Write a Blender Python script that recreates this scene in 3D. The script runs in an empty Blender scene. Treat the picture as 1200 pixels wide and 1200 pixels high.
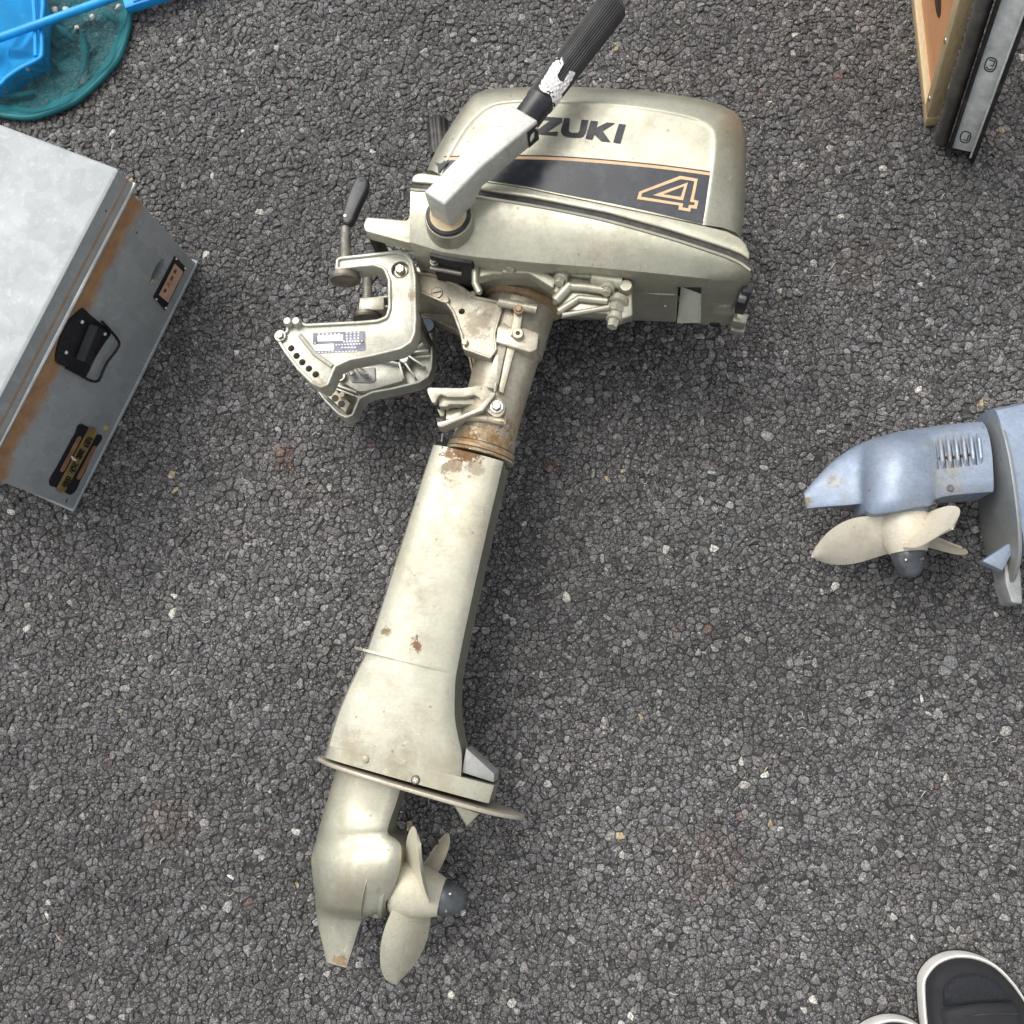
import bpy, bmesh, math, random
import numpy as np
from mathutils import Vector, Matrix, geometry
R = math.radians
random.seed(7); rng = np.random.default_rng(11)
S = bpy.context.scene
COL = S.collection

# ------------------------------------------------------------------ camera
F_PX, CAM_H, NADIR = 1180.0, 1.2, (692.0, 826.0)
_d = Vector(((NADIR[0]-600)/F_PX, -(NADIR[1]-600)/F_PX, -1)).normalized()
_u = -_d
_y = (Vector((0, 1, 0)) - _u*_u.y).normalized()
_x = _y.cross(_u)
ROT = Matrix((_x, _y, _u))                    # camera space -> world
CAM = Vector((0, 0, CAM_H))
cd = bpy.data.cameras.new('camera'); cam = bpy.data.objects.new('camera', cd); COL.objects.link(cam)
cam.matrix_world = Matrix.Translation(CAM) @ ROT.to_4x4()
cd.sensor_width = 36; cd.lens = F_PX/1200*36; cd.clip_start = 0.02; cd.clip_end = 200
S.camera = cam

# ------------------------------------------------------------------ sky, sun, exposure
SUN_EL, SUN_AZ = R(60), R(-42)                # azimuth clockwise from +Y; sun up and to the left
w = bpy.data.worlds.new('World'); S.world = w; w.use_nodes = True
nt = w.node_tree; nt.nodes.clear()
sky = nt.nodes.new('ShaderNodeTexSky'); sky.sky_type = 'NISHITA'; sky.sun_disc = False
sky.sun_elevation = SUN_EL; sky.sun_rotation = SUN_AZ; sky.air_density = 1.0; sky.dust_density = 4.0; sky.ozone_density = 1.0
hs = nt.nodes.new('ShaderNodeHueSaturation'); hs.inputs['Saturation'].default_value = 0.22
bg = nt.nodes.new('ShaderNodeBackground'); bg.inputs['Strength'].default_value = 0.15
wo = nt.nodes.new('ShaderNodeOutputWorld')
nt.links.new(sky.outputs[0], hs.inputs['Color']); nt.links.new(hs.outputs[0], bg.inputs[0]); nt.links.new(bg.outputs[0], wo.inputs[0])
sd = bpy.data.lights.new('sun', 'SUN'); sd.energy = 0.8; sd.angle = R(44); sd.color = (1.0, 0.965, 0.91)
so = bpy.data.objects.new('sun', sd); COL.objects.link(so)
sdir = Vector((math.sin(SUN_AZ)*math.cos(SUN_EL), math.cos(SUN_AZ)*math.cos(SUN_EL), math.sin(SUN_EL)))
so.rotation_euler = sdir.to_track_quat('Z', 'Y').to_euler(); so.location = sdir*5
S.view_settings.view_transform = 'Standard'; S.view_settings.look = 'None'
S.view_settings.gamma = 1.0; S.view_settings.exposure = 0.70

# ------------------------------------------------------------------ geometry helpers
def ray(px, py):
    return ROT @ Vector(((px-600)/F_PX, -(py-600)/F_PX, -1))
def W(px, py, z):
    """place of a photographed point that stands at height z above the ground"""
    r = ray(px, py); return CAM + r*((z-CAM_H)/r.z)
def on_plane(px, py, p0, n):
    r = ray(px, py); return CAM + r*((p0-CAM).dot(n)/r.dot(n))
def cr(ox, oy, s):
    return lambda pts: [(ox+x*s, oy+y*s) for x, y in pts]
def crv(p, n=4, closed=False):
    """Catmull-Rom through the points (tuples of any length)"""
    p = [Vector(q) for q in p]; out = []; m = len(p)
    for i in range(m if closed else m-1):
        if closed: a, b, c, d = p[i-1], p[i], p[(i+1) % m], p[(i+2) % m]
        else: a, b, c, d = p[max(i-1, 0)], p[i], p[i+1], p[min(i+2, m-1)]
        for k in range(n):
            t = k/n
            out.append(0.5*((2*b)+(c-a)*t+(2*a-5*b+4*c-d)*t*t+(3*b-a-3*c+d)*t**3))
    if not closed: out.append(p[-1])
    return out
def crs(p, n=4, closed=False):
    return [tuple(q)[:2] for q in crv([(x, y, 0) for x, y in p], n, closed)]
def chaikin(p, it=1, keep=0.25):
    p = [tuple(q)[:2] for q in p]
    for _ in range(it):
        o = []
        for i in range(len(p)):
            a, b = p[i], p[(i+1) % len(p)]
            o.append((a[0]+(b[0]-a[0])*keep, a[1]+(b[1]-a[1])*keep)); o.append((b[0]-(b[0]-a[0])*keep, b[1]-(b[1]-a[1])*keep))
        p = o
    return p
def chamfer(p, r=2.0):
    """round the corners of a pixel polygon by r pixels"""
    o = []
    m = len(p)
    for i in range(m):
        a, b, c = Vector(p[i-1][:2]), Vector(p[i][:2]), Vector(p[(i+1) % m][:2])
        u, v = a-b, c-b; ru = min(r, u.length*0.45); rv = min(r, v.length*0.45)
        A = b+u.normalized()*ru; B = b+v.normalized()*rv
        for t in (0, .33, .67, 1):
            o.append(tuple(A*(1-t)**2+b*2*t*(1-t)+B*t*t))
    return o

def loft(rings, cap=True, closed=True, bm=None):
    bm = bm or bmesh.new()
    vs = [[bm.verts.new(p) for p in r] for r in rings]
    n = len(rings[0])
    for a, b in zip(vs, vs[1:]):
        for i in range(n if closed else n-1):
            j = (i+1) % n
            try: bm.faces.new((a[i], a[j], b[j], b[i]))
            except ValueError: pass
    if cap:
        bm.faces.new(vs[0][::-1]); bm.faces.new(vs[-1])
    bmesh.ops.recalc_face_normals(bm, faces=bm.faces)
    return bm
def bevel_edges(bm, edges, off, seg=2):
    bmesh.ops.bevel(bm, geom=list(edges), offset=off, offset_type='OFFSET', segments=seg, profile=0.5, affect='EDGES', clamp_overlap=True)
def slab(pts, z0, z1, bev=0.0, seg=2, both=False, bm=None, allv=False, tray=0, trayd=0):
    """vertical extrusion of a world outline (list of xy) from z0 up to z1"""
    new = bmesh.new()
    lo = [new.verts.new((p[0], p[1], z0)) for p in pts]; hi = [new.verts.new((p[0], p[1], z1)) for p in pts]
    n = len(pts)
    for i in range(n):
        new.faces.new((lo[i], lo[(i+1) % n], hi[(i+1) % n], hi[i]))
    new.faces.new(lo[::-1]); top = new.faces.new(hi)
    bmesh.ops.recalc_face_normals(new, faces=new.faces)
    if tray:
        r = bmesh.ops.inset_region(new, faces=[top], thickness=tray, use_even_offset=True, use_boundary=True)
        r2 = bmesh.ops.inset_region(new, faces=[top], thickness=trayd*0.6, depth=0, use_even_offset=True, use_boundary=True)
        for v in top.verts: v.co.z -= trayd
        bmesh.ops.recalc_face_normals(new, faces=new.faces)
    if bev:
        zt = {round(z1, 6)} | ({round(z0, 6)} if both else set())
        sel = [e for e in new.edges if len(e.link_faces) == 2 and e.calc_face_angle(0) > 0.6 and
               (allv or all(round(v.co.z, 6) in zt for v in e.verts))]
        bevel_edges(new, sel, bev, seg)
    if bm is None: return new
    merge(bm, new); return bm
def merge(dst, src):
    m = {v: dst.verts.new(v.co) for v in src.verts}
    for f in src.faces:
        try: dst.faces.new([m[v] for v in f.verts])
        except ValueError: pass
    src.free()
def wall(pts, th, z0, z1):
    """upright rim along a closed outline, th wide on the inner side"""
    n = len(pts); area = sum(pts[i][0]*pts[(i+1) % n][1]-pts[(i+1) % n][0]*pts[i][1] for i in range(n)); sg = 1 if area > 0 else -1
    rg = []
    for i in range(n):
        a, b, c = [Vector((q[0], q[1])) for q in (pts[i-1], pts[i], pts[(i+1) % n])]
        d1, d2 = (b-a), (c-b)
        if d1.length < 1e-7 or d2.length < 1e-7: continue
        d1.normalize(); d2.normalize(); nn = Vector((-(d1+d2).y, (d1+d2).x)).normalized()*sg
        k = th/max(.5, nn.dot(Vector((-d1.y, d1.x))*sg)); q = b+nn*k; h = th*.3
        o_ = b+nn*h*.2; i_ = b+nn*(k-h*.2)
        rg.append([Vector((b.x, b.y, z0)), Vector((o_.x, o_.y, z1-h*.5)), Vector(((b+nn*h).x, (b+nn*h).y, z1)), Vector(((q-nn*h).x, (q-nn*h).y, z1)), Vector((i_.x, i_.y, z1-h*.5)), Vector((q.x, q.y, z0))])
    return loft(rg+[rg[0]], cap=False)
def frame(axis, up=None):
    a = Vector(axis).normalized(); up = Vector(up or (0, 0, 1))
    if abs(a.dot(up)) > 0.98: up = Vector((0, 1, 0))
    e1 = (up - a*a.dot(up)).normalized(); return a, e1, a.cross(e1)
def lathe(p0, p1, prof, seg=32, up=None, cap=True, ribs=0, ribd=0.0):
    """profile = (t along p0->p1, radius)"""
    p0, p1 = Vector(p0), Vector(p1); a, e1, e2 = frame(p1-p0, up); rings = []
    for t, r in prof:
        c = p0 + (p1-p0)*t
        rings.append([c + (e1*math.cos(k)+e2*math.sin(k))*(r*(1+(ribd if (ribs and int(i*ribs*2/seg) % 2) else 0))) for i in range(seg) for k in [2*math.pi*i/seg]])
    return loft(rings, cap)
def tube(path, rad, seg=10, bm=None):
    path = [Vector(p) for p in path]; rings = []; pe = None
    for i, p in enumerate(path):
        d = (path[min(i+1, len(path)-1)] - path[max(i-1, 0)]).normalized()
        if pe is None: _, e1, e2 = frame(d)
        else:
            e1 = (pe - d*pe.dot(d)).normalized(); e2 = d.cross(e1)
        pe = e1; r = rad[i] if isinstance(rad, (list, tuple)) else rad
        rings.append([p+(e1*math.cos(2*math.pi*k/seg)+e2*math.sin(2*math.pi*k/seg))*r for k in range(seg)])
    new = loft(rings)
    if bm is None: return new
    merge(bm, new); return bm
def obox(c, ax, h, bev=0.0, seg=2, bm=None):
    """box: centre, three axes, half sizes"""
    new = bmesh.new(); r = bmesh.ops.create_cube(new, size=2)
    for v in new.verts:
        q = v.co.copy(); v.co = Vector(c)+Vector(ax[0])*q.x*h[0]+Vector(ax[1])*q.y*h[1]+Vector(ax[2])*q.z*h[2]
    bmesh.ops.recalc_face_normals(new, faces=new.faces)
    if bev: bevel_edges(new, new.edges, bev, seg)
    if bm is None: return new
    merge(bm, new); return bm
def bar(p0, p1, wid, hei, up=(0, 0, 1), bev=0.0, bm=None):
    p0, p1 = Vector(p0), Vector(p1); a, e1, e2 = frame(p1-p0, up)
    return obox((p0+p1)/2, (a, e2, e1), ((p1-p0).length/2, wid/2, hei/2), bev, 2, bm)
def sheet(polys, z=None, bm=None):
    """flat faces from lists of world points"""
    bm = bm or bmesh.new()
    for p in polys: bm.faces.new([bm.verts.new(q) for q in p])
    for f in bm.faces:
        f.normal_update()
        if f.normal.z < 0: f.normal_flip()
    return bm

ORG = {}
def obj(name, bm, mat, parent=None, sharp=32, flat=False, label=None):
    me = bpy.data.meshes.new(name)
    off = ORG.get(parent.name, Vector()) if parent else None
    if parent is None:                         # a thing of one mesh: origin at its base
        vs = [v.co for v in bm.verts]
        off = Vector(((min(v.x for v in vs)+max(v.x for v in vs))/2, (min(v.y for v in vs)+max(v.y for v in vs))/2, min(v.z for v in vs)))
    for v in bm.verts: v.co -= off
    bm.to_mesh(me); bm.free()
    if not flat:
        me.polygons.foreach_set('use_smooth', [True]*len(me.polygons)); me.set_sharp_from_angle(angle=R(sharp))
    if mat: me.materials.append(mat)
    o = bpy.data.objects.new(name, me); COL.objects.link(o)
    if parent: o.parent = parent
    else: o.location = off
    ORG[o.name] = off.copy()
    if label: o['label'] = label
    return o
def thing(name, label, cat, loc, group=None):
    o = bpy.data.objects.new(name, None); COL.objects.link(o); o.location = loc; o.empty_display_size = 0.05
    ORG[o.name] = Vector(loc); return tag(o, label, cat, group)
def tag(o, label=None, cat=None, group=None, kind=None):
    if label: o['label'] = label
    if cat: o['category'] = cat
    if group: o['group'] = group
    if kind: o['kind'] = kind
    return o
def cut(o, bms):
    """boolean difference with real cutters"""
    off = ORG[o.name]
    me = bpy.data.meshes.new('cutter'); b = bmesh.new()
    for x in bms: merge(b, x)
    for v in b.verts: v.co -= off
    bmesh.ops.recalc_face_normals(b, faces=b.faces)
    b.to_mesh(me); b.free()
    c = bpy.data.objects.new('cutter', me); COL.objects.link(c); c.parent = o.parent
    if not o.parent: c.location = o.location
    m = o.modifiers.new('cut', 'BOOLEAN'); m.object = c; m.operation = 'DIFFERENCE'; m.solver = 'EXACT'
    bpy.context.view_layer.update()
    dg = bpy.context.evaluated_depsgraph_get()
    nm = bpy.data.meshes.new_from_object(o.evaluated_get(dg)); o.modifiers.clear()
    old = o.data; o.data = nm; nm.name = old.name
    bpy.data.objects.remove(c); 
    nm.polygons.foreach_set('use_smooth', [True]*len(nm.polygons)); nm.set_sharp_from_angle(angle=R(32))

# ------------------------------------------------------------------ material helper
class M:
    def __init__(s, name):
        s.m = bpy.data.materials.new(name); s.m.use_nodes = True; s.t = s.m.node_tree
        s.b = s.t.nodes['Principled BSDF']; s.o = s.t.nodes['Material Output']
        s.tc = s.n('ShaderNodeTexCoord').outputs['Object']
    def n(s, t, **k):
        x = s.t.nodes.new(t)
        for a, v in k.items(): setattr(x, a, v)
        return x
    def set(s, sock, v):
        if isinstance(v, bpy.types.NodeSocket): s.t.links.new(v, sock)
        else:
            if isinstance(v, tuple) and len(v) == 3 and sock.type == 'RGBA': v = v+(1,)
            sock.default_value = v
    def p(s, **k):
        for a, v in k.items(): s.set(s.b.inputs[a.replace('_', ' ')], v)
        return s
    def vec(s, scale=(1, 1, 1), rot=(0, 0, 0), loc=(0, 0, 0), src=None):
        x = s.n('ShaderNodeMapping'); s.set(x.inputs[0], src or s.tc)
        x.inputs['Scale'].default_value = scale; x.inputs['Rotation'].default_value = rot; x.inputs['Location'].default_value = loc
        return x.outputs[0]
    def noise(s, scale, detail=4, rough=.55, vec=None, dist=0):
        x = s.n('ShaderNodeTexNoise'); s.set(x.inputs['Vector'], vec or s.tc)
        x.inputs['Scale'].default_value = scale; x.inputs['Detail'].default_value = detail; x.inputs['Roughness'].default_value = rough; x.inputs['Distortion'].default_value = dist
        return x.outputs[0]
    def vor(s, scale, vec=None, feat='F1', out='Distance', rnd=1.0):
        x = s.n('ShaderNodeTexVoronoi', feature=feat); s.set(x.inputs['Vector'], vec or s.tc)
        x.inputs['Scale'].default_value = scale; x.inputs['Randomness'].default_value = rnd; return x.outputs[out]
    def ramp(s, v, a, b, lo=0.0, hi=1.0):
        x = s.n('ShaderNodeMapRange', interpolation_type='SMOOTHSTEP'); s.set(x.inputs[0], v)
        for i, q in zip((1, 2, 3, 4), (a, b, lo, hi)): x.inputs[i].default_value = q
        return x.outputs[0]
    def math(s, op, a, b=0.0):
        x = s.n('ShaderNodeMath', operation=op); s.set(x.inputs[0], a); s.set(x.inputs[1], b); return x.outputs[0]
    def mix(s, f, a, b, mode='MIX'):
        x = s.n('ShaderNodeMix', data_type='RGBA', blend_type=mode); s.set(x.inputs[0], f); s.set(x.inputs[6], a); s.set(x.inputs[7], b); return x.outputs[2]
    def bump(s, h, strength=.2, dist=.001):
        x = s.n('ShaderNodeBump'); s.set(x.inputs['Height'], h); x.inputs['Strength'].default_value = strength; x.inputs['Distance'].default_value = dist
        s.t.links.new(x.outputs[0], s.b.inputs['Normal']); return s
    def near(s, pt, r, wob=.5, scale=60):
        """a blotchy spot round a point given in object space"""
        x = s.n('ShaderNodeVectorMath', operation='DISTANCE'); s.set(x.inputs[0], s.tc); x.inputs[1].default_value = pt
        fall = s.math('SUBTRACT', 1.0, s.math('DIVIDE', x.outputs['Value'], r*1.5))
        grain = s.math('ADD', s.math('MULTIPLY', s.math('SUBTRACT', s.noise(scale, 8, .75, None, .5), .5), 2.6), s.math('MULTIPLY', s.math('SUBTRACT', s.noise(scale*7, 4, .7), .5), 1.3))
        return s.math('MULTIPLY', s.ramp(s.math('ADD', fall, grain), .46, .66), s.ramp(fall, 0, .15))
def paint(name, c1, c2, metal=.3, rough=.4, grime=.25, grime_c=(.20, .145, .075), scratch=.35, chips=.3, spots=(), coat=0.0, gscale=14, mott=.10, bump=.05):
    m = M(name)
    col = m.mix(m.ramp(m.noise(5, 3), .35, .65), c1, c2)
    cloud = m.ramp(m.noise(26, 7, .7, None, .6), .34, .66, .80, 1.14)
    col = m.mix(min(1, mott*4), col, m.mix(1.0, col, cloud, 'MULTIPLY'))
    col = m.mix(min(1, mott*5), col, m.mix(1.0, col, m.ramp(m.noise(240, 4, .75), .32, .68, .88, 1.11), 'MULTIPLY'))
    g = m.ramp(m.noise(gscale, 9, .70), .47, .74)
    col = m.mix(m.math('MULTIPLY', g, grime), col, grime_c)
    wv = m.n('ShaderNodeVectorMath', operation='ADD'); nz = m.n('ShaderNodeTexNoise'); m.set(nz.inputs['Vector'], m.tc); nz.inputs['Scale'].default_value = 30
    sv = m.n('ShaderNodeVectorMath', operation='SCALE'); m.set(sv.inputs[0], nz.outputs['Color']); sv.inputs['Scale'].default_value = .011
    m.set(wv.inputs[0], m.tc); m.set(wv.inputs[1], sv.outputs[0]); wt = wv.outputs[0]
    sc = m.ramp(m.noise(1, 2, .5, m.vec((45, 900, 45), (0, 0, 1.05), (0, 0, 0), wt)), .665, .695)
    sc2 = m.math('MAXIMUM', m.ramp(m.noise(1, 2, .5, m.vec((800, 60, 50), (0, 0, -.35), (3, 1, 2), wt)), .67, .70), m.ramp(m.noise(1, 2, .5, m.vec((50, 900, 50), (0, 0, -.6), (5, 2, 7), wt)), .675, .70))
    patch = m.ramp(m.noise(16, 4), .46, .60)
    sm = m.math('MULTIPLY', m.math('MULTIPLY', m.math('MAXIMUM', sc, sc2), patch), scratch)
    col = m.mix(sm, col, (.20, .17, .12))
    scuff = m.math('MULTIPLY', m.math('MULTIPLY', m.ramp(m.noise(75, 8, .8, None, 1.2), .585, .63), m.ramp(m.noise(11, 3, .5, m.vec((1, 1, 1), (0, 0, 0), (2, 5, 1))), .5, .62)), scratch)
    col = m.mix(scuff, col, tuple(min(1, q*1.5) for q in c2))
    stain = m.math('MULTIPLY', m.math('MULTIPLY', m.ramp(m.noise(45, 9, .8, None, .8), .56, .64), m.ramp(m.noise(7, 3, .5, m.vec((1, 1, 1), (0, 0, 0), (7, 1, 4))), .5, .66)), grime*1.6)
    col = m.mix(stain, col, grime_c)
    ch = m.math('MULTIPLY', m.ramp(m.vor(75), .15, .08), m.math('MULTIPLY', m.ramp(m.noise(30, 4), .53, .58), chips))
    col = m.mix(ch, col, (.12, .075, .04))
    rr = m.math('ADD', m.ramp(m.noise(22, 8, .7), .3, .7, rough-.09, rough+.14), m.math('MULTIPLY', g, .12))
    mt = metal
    for pt, r, c, amt in spots:
        k = m.math('MULTIPLY', m.near(pt, r), amt)
        col = m.mix(k, col, m.mix(m.ramp(m.noise(120, 6, .7), .35, .65), c, tuple(q*.45 for q in c)))
        rr = m.math('ADD', rr, m.math('MULTIPLY', k, .35))
        mt = m.math('MULTIPLY', m.math('SUBTRACT', 1.0, k), mt)
    m.p(Base_Color=col, Metallic=mt, Roughness=rr, Coat_Weight=coat, Coat_Roughness=.2)
    h = m.math('ADD', m.noise(320, 4, .6), m.math('MULTIPLY', m.noise(26, 3), 2.0))
    m.bump(h, bump, .0012)
    return m.m
def plain(name, c, rough=.5, metal=0.0, var=.25, scale=40, bump=.15, dust=0.0, dust_c=(.35, .32, .27), bscale=400):
    m = M(name)
    col = m.mix(m.ramp(m.noise(scale, 6, .65), .3, .7), tuple(q*(1-var) for q in c), tuple(min(1, q*(1+var)) for q in c))
    if dust: col = m.mix(m.math('MULTIPLY', m.ramp(m.noise(30, 8, .7), .45, .75), dust), col, dust_c)
    m.p(Base_Color=col, Roughness=m.ramp(m.noise(scale*.6, 5), .3, .7, rough-.07, min(1, rough+.1)), Metallic=metal)
    m.bump(m.noise(bscale, 4), bump, .0008)
    return m.m

# ------------------------------------------------------------------ ground: asphalt with crushed stone
def mat_stone():
    m = M('asphalt_stone')
    at = m.n('ShaderNodeAttribute', attribute_name='stone'); c = at.outputs['Color']
    n1 = m.noise(520, 6, .8)
    col = m.mix(1.0, c, m.ramp(n1, .40, .60, .28, 1.75), 'MULTIPLY')
    col = m.mix(m.ramp(m.noise(620, 2, .5), .59, .66, 0, .75), col, (.42, .405, .385))
    col = m.mix(m.ramp(m.noise(300, 2, .5, m.vec((1, 1, 1), (0, 0, 0), (4, 2, 1))), .655, .70, 0, .85), col, (.55, .53, .50))
    col = m.mix(m.ramp(m.noise(7, 4), .4, .7, 0, .35), col, m.mix(1.0, col, (1.06, .99, .95), 'MULTIPLY'))
    col = m.mix(1.0, col, m.ramp(m.noise(2.3, 3, .5), .32, .68, .80, 1.20), 'MULTIPLY')  # broad lighter and darker patches painted into the stone colour, imitating uneven light
    for (sx, sy), r_, a_ in (((333, 533), .022, .75), ((645, 545), .012, .6), ((195, 965), .04, .35), ((835, 1010), .05, .3), ((470, 440), .02, .3), ((1010, 300), .05, .25)):
        col = m.mix(m.math('MULTIPLY', m.near(tuple(W(sx, sy, 0)), r_, .5, 40), a_), col, m.mix(1.0, col, (.95, .62, .48), 'MULTIPLY'))
    m.p(Base_Color=col, Roughness=m.ramp(m.noise(260, 4), .3, .7, .40, .80), Specular_IOR_Level=.6)
    m.bump(m.math('ADD', m.noise(700, 6, .75), m.math('MULTIPLY', m.noise(200, 3), 1.5)), 1.0, .0022)
    return m.m
def mat_far():
    m = M('asphalt_far')
    d = m.vor(115, feat='DISTANCE_TO_EDGE'); c = m.vor(115, out='Color')
    x = m.n('ShaderNodeSeparateColor'); m.set(x.inputs[0], c)
    col = m.mix(m.ramp(x.outputs[0], .1, .95), (.05, .047, .044), (.13, .122, .115))
    col = m.mix(m.ramp(x.outputs[1], .96, .99), col, (.35, .33, .29))
    col = m.mix(m.ramp(d, .0, .14), (.012, .012, .012), col)
    m.p(Base_Color=col, Roughness=.75)
    m.bump(m.math('ADD', m.ramp(d, 0, .25), m.math('MULTIPLY', m.noise(600, 5), .3)), 1.0, .003)
    return m.m
X0, X1, Y0, Y1 = -.93, .66, -.47, 1.05         # where the stones are built one by one
def ground():
    b = bmesh.new()
    zf = -.0023
    q = [(-6, -6), (6, -6), (6, 6), (-6, 6)]
    b.faces.new([b.verts.new((x, y, zf)) for x, y in q])
    g = obj('asphalt', b, plain('bitumen', (.020, .020, .0195), .75, 0, .8, 520, 1.0, .5, (.10, .098, .094), 700), None, flat=True)
    tag(g, 'dark grey worn asphalt with crushed stone', None, None, 'structure')
    # the coarse sheet beyond the built stones
    b = bmesh.new(); zr = -.0008
    o = [(-6, -6), (6, -6), (6, 6), (-6, 6)]; i = [(X0+.01, Y0+.01), (X1-.01, Y0+.01), (X1-.01, Y1-.01), (X0+.01, Y1-.01)]
    ov = [b.verts.new((x, y, zr)) for x, y in o]; iv = [b.verts.new((x, y, zr)) for x, y in i]
    for k in range(4): b.faces.new((ov[k], ov[(k+1) % 4], iv[(k+1) % 4], iv[k]))
    tag(obj('outer_surface', b, mat_far(), g, flat=True))
    # stones: cells of a random point set, each a small uneven block with its own edges
    sp = .0077
    xs, ys = np.meshgrid(np.arange(X0, X1, sp), np.arange(Y0, Y1, sp)); P = np.stack([xs.ravel(), ys.ravel()], 1)
    P += rng.uniform(-.62, .62, P.shape)*sp
    dens = .5+.5*np.sin(P[:, 0]*9+3*np.sin(P[:, 1]*7))*np.sin(P[:, 1]*11+2*np.sin(P[:, 0]*13))
    P = P[rng.random(len(P)) > .20+.16*dens]
    extra = np.stack([rng.uniform(X0, X1, int(len(P)*.52)), rng.uniform(Y0, Y1, int(len(P)*.52))], 1)
    P = np.concatenate([P, extra])
    key = np.round(P/.0017).astype(int); _, idx = np.unique(key, axis=0, return_index=True); P = P[idx]
    r = geometry.delaunay_2d_cdt([Vector(p) for p in P*100], [], [], 0, 1e-6)
    V = np.array([tuple(v) for v in r[0]])/100; T = np.array([t for t in r[2] if len(t) == 3])
    A, B, C = V[T[:, 0]], V[T[:, 1]], V[T[:, 2]]
    # circumcentre pulled to the centroid where the triangle is a sliver
    d = 2*(A[:, 0]*(B[:, 1]-C[:, 1])+B[:, 0]*(C[:, 1]-A[:, 1])+C[:, 0]*(A[:, 1]-B[:, 1])); d[np.abs(d) < 1e-12] = 1e-12
    s2 = lambda q: (q**2).sum(1)
    cc = np.stack([(s2(A)*(B[:, 1]-C[:, 1])+s2(B)*(C[:, 1]-A[:, 1])+s2(C)*(A[:, 1]-B[:, 1]))/d, (s2(A)*(C[:, 0]-B[:, 0])+s2(B)*(A[:, 0]-C[:, 0])+s2(C)*(B[:, 0]-A[:, 0]))/d], 1)
    ce = (A+B+C)/3; off = cc-ce; ln = np.linalg.norm(off, axis=1, keepdims=True); cc = ce+off*np.minimum(1, .0035/np.maximum(ln, 1e-9))
    vid = T.ravel(); tid = np.repeat(np.arange(len(T)), 3)
    ang = np.arctan2(cc[tid, 1]-V[vid, 1], cc[tid, 0]-V[vid, 0])
    o = np.lexsort((ang, vid)); vid, tid = vid[o], tid[o]
    st = np.r_[0, np.flatnonzero(np.diff(vid))+1, len(vid)]
    cnt = np.diff(st); co, faces, cols = [], [], []; nv = 0
    base = np.array([.104, .0995, .0965])
    for n in range(3, 16):
        a = st[:-1][cnt == n]
        if not len(a): continue
        poly = cc[tid[a[:, None]+np.arange(n)]]                      # stones x n x 2
        c = poly.mean(1); rel = poly-c[:, None]; rad = np.linalg.norm(rel, axis=2).mean(1)
        ok = (c[:, 0] > X0) & (c[:, 0] < X1) & (c[:, 1] > Y0) & (c[:, 1] < Y1) & (rad > .0008) & (rad < .02)
        poly, c, rel, rad = poly[ok], c[ok], rel[ok], rad[ok]; m = len(c)
        if not m: continue
        # cut the corners so that the outline is rounded and uneven
        nx = np.roll(rel, -1, axis=1); k = rng.uniform(.08, .26, (m, n, 1))
        r2n = np.stack([rel+(nx-rel)*k, nx-(nx-rel)*k], 2).reshape(m, 2*n, 2)
        q = 2*n
        r2n = r2n*np.clip(1-.00018/rad, .8, 1)[:, None, None]*(1+rng.normal(0, .045, (m, q, 1)))
        h = rng.normal(-.0006, .0008, m)-np.where(rad < .003, .0004, 0); sl = rng.normal(0, .20, (m, 2))
        k1 = rng.uniform(.86, .97, (m, 1, 1)); k2 = rng.uniform(.42, .62, (m, 1, 1))
        a0 = r2n; a1 = r2n*k1*(1+rng.normal(0, .04, (m, q, 1))); a2 = r2n*k2*(1+rng.normal(0, .13, (m, q, 1)))
        def lift(r, dz, jz):
            z = (r*sl[:, None]).sum(2)+h[:, None]+dz*(rad/.005)[:, None].clip(.5, 1.6)+rng.normal(0, jz, r.shape[:2])
            return np.concatenate([r+c[:, None], np.minimum(z, .0014)[..., None]], 2)
        low = np.concatenate([a0*.97+c[:, None], np.full((m, q, 1), -.0030)], 2)
        V_ = np.concatenate([low, lift(a0, -.0011, .00025), lift(a1, -.00035, .00028), lift(a2, .0002, .00025), lift(np.zeros((m, 1, 2)), .00035, .0002)], 1)
        nvx = 4*q+1; co.append(V_.reshape(-1, 3))
        kk_ = np.arange(q); ll = (kk_+1) % q
        F4 = np.concatenate([np.stack([r_*q+kk_, r_*q+ll, (r_+1)*q+ll, (r_+1)*q+kk_], 1) for r_ in range(3)])
        F3 = np.stack([3*q+kk_, 3*q+ll, np.full(q, 4*q)], 1)
        offs = nv+np.arange(m)*nvx
        faces += (F4[None]+offs[:, None, None]).reshape(-1, 4).tolist()+(F3[None]+offs[:, None, None]).reshape(-1, 3).tolist()
        u = rng.random(m)[:, None]; lv = rng.lognormal(0, .34, (m, 1)); v = base*lv*(1+rng.normal(0, .014, (m, 3)))
        v = np.where(u < .16, v*1.4, v); v = np.where(u < .10, v*np.array([.66, .69, .74]), v)
        v = np.where(u < .0215, np.array([.15, .095, .08]), v); v = np.where(u < .0208, np.array([.40, .33, .20]), v)
        v = np.where(u < .0200, np.array([.52, .50, .45])*np.clip(lv, .7, 1.3), v); v = np.where(u < .0165, np.array([.25, .24, .225])*np.clip(lv, .6, 1.4), v)
        cols.append(np.repeat(np.concatenate([v, np.ones((m, 1))], 1), nvx, 0)); nv += m*nvx
    co = np.concatenate(co); cols = np.concatenate(cols).astype(np.float32)
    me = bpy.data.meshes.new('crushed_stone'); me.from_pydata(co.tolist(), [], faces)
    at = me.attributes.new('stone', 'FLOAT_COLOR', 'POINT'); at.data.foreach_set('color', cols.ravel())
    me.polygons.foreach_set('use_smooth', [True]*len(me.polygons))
    me.materials.append(mat_stone())
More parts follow.
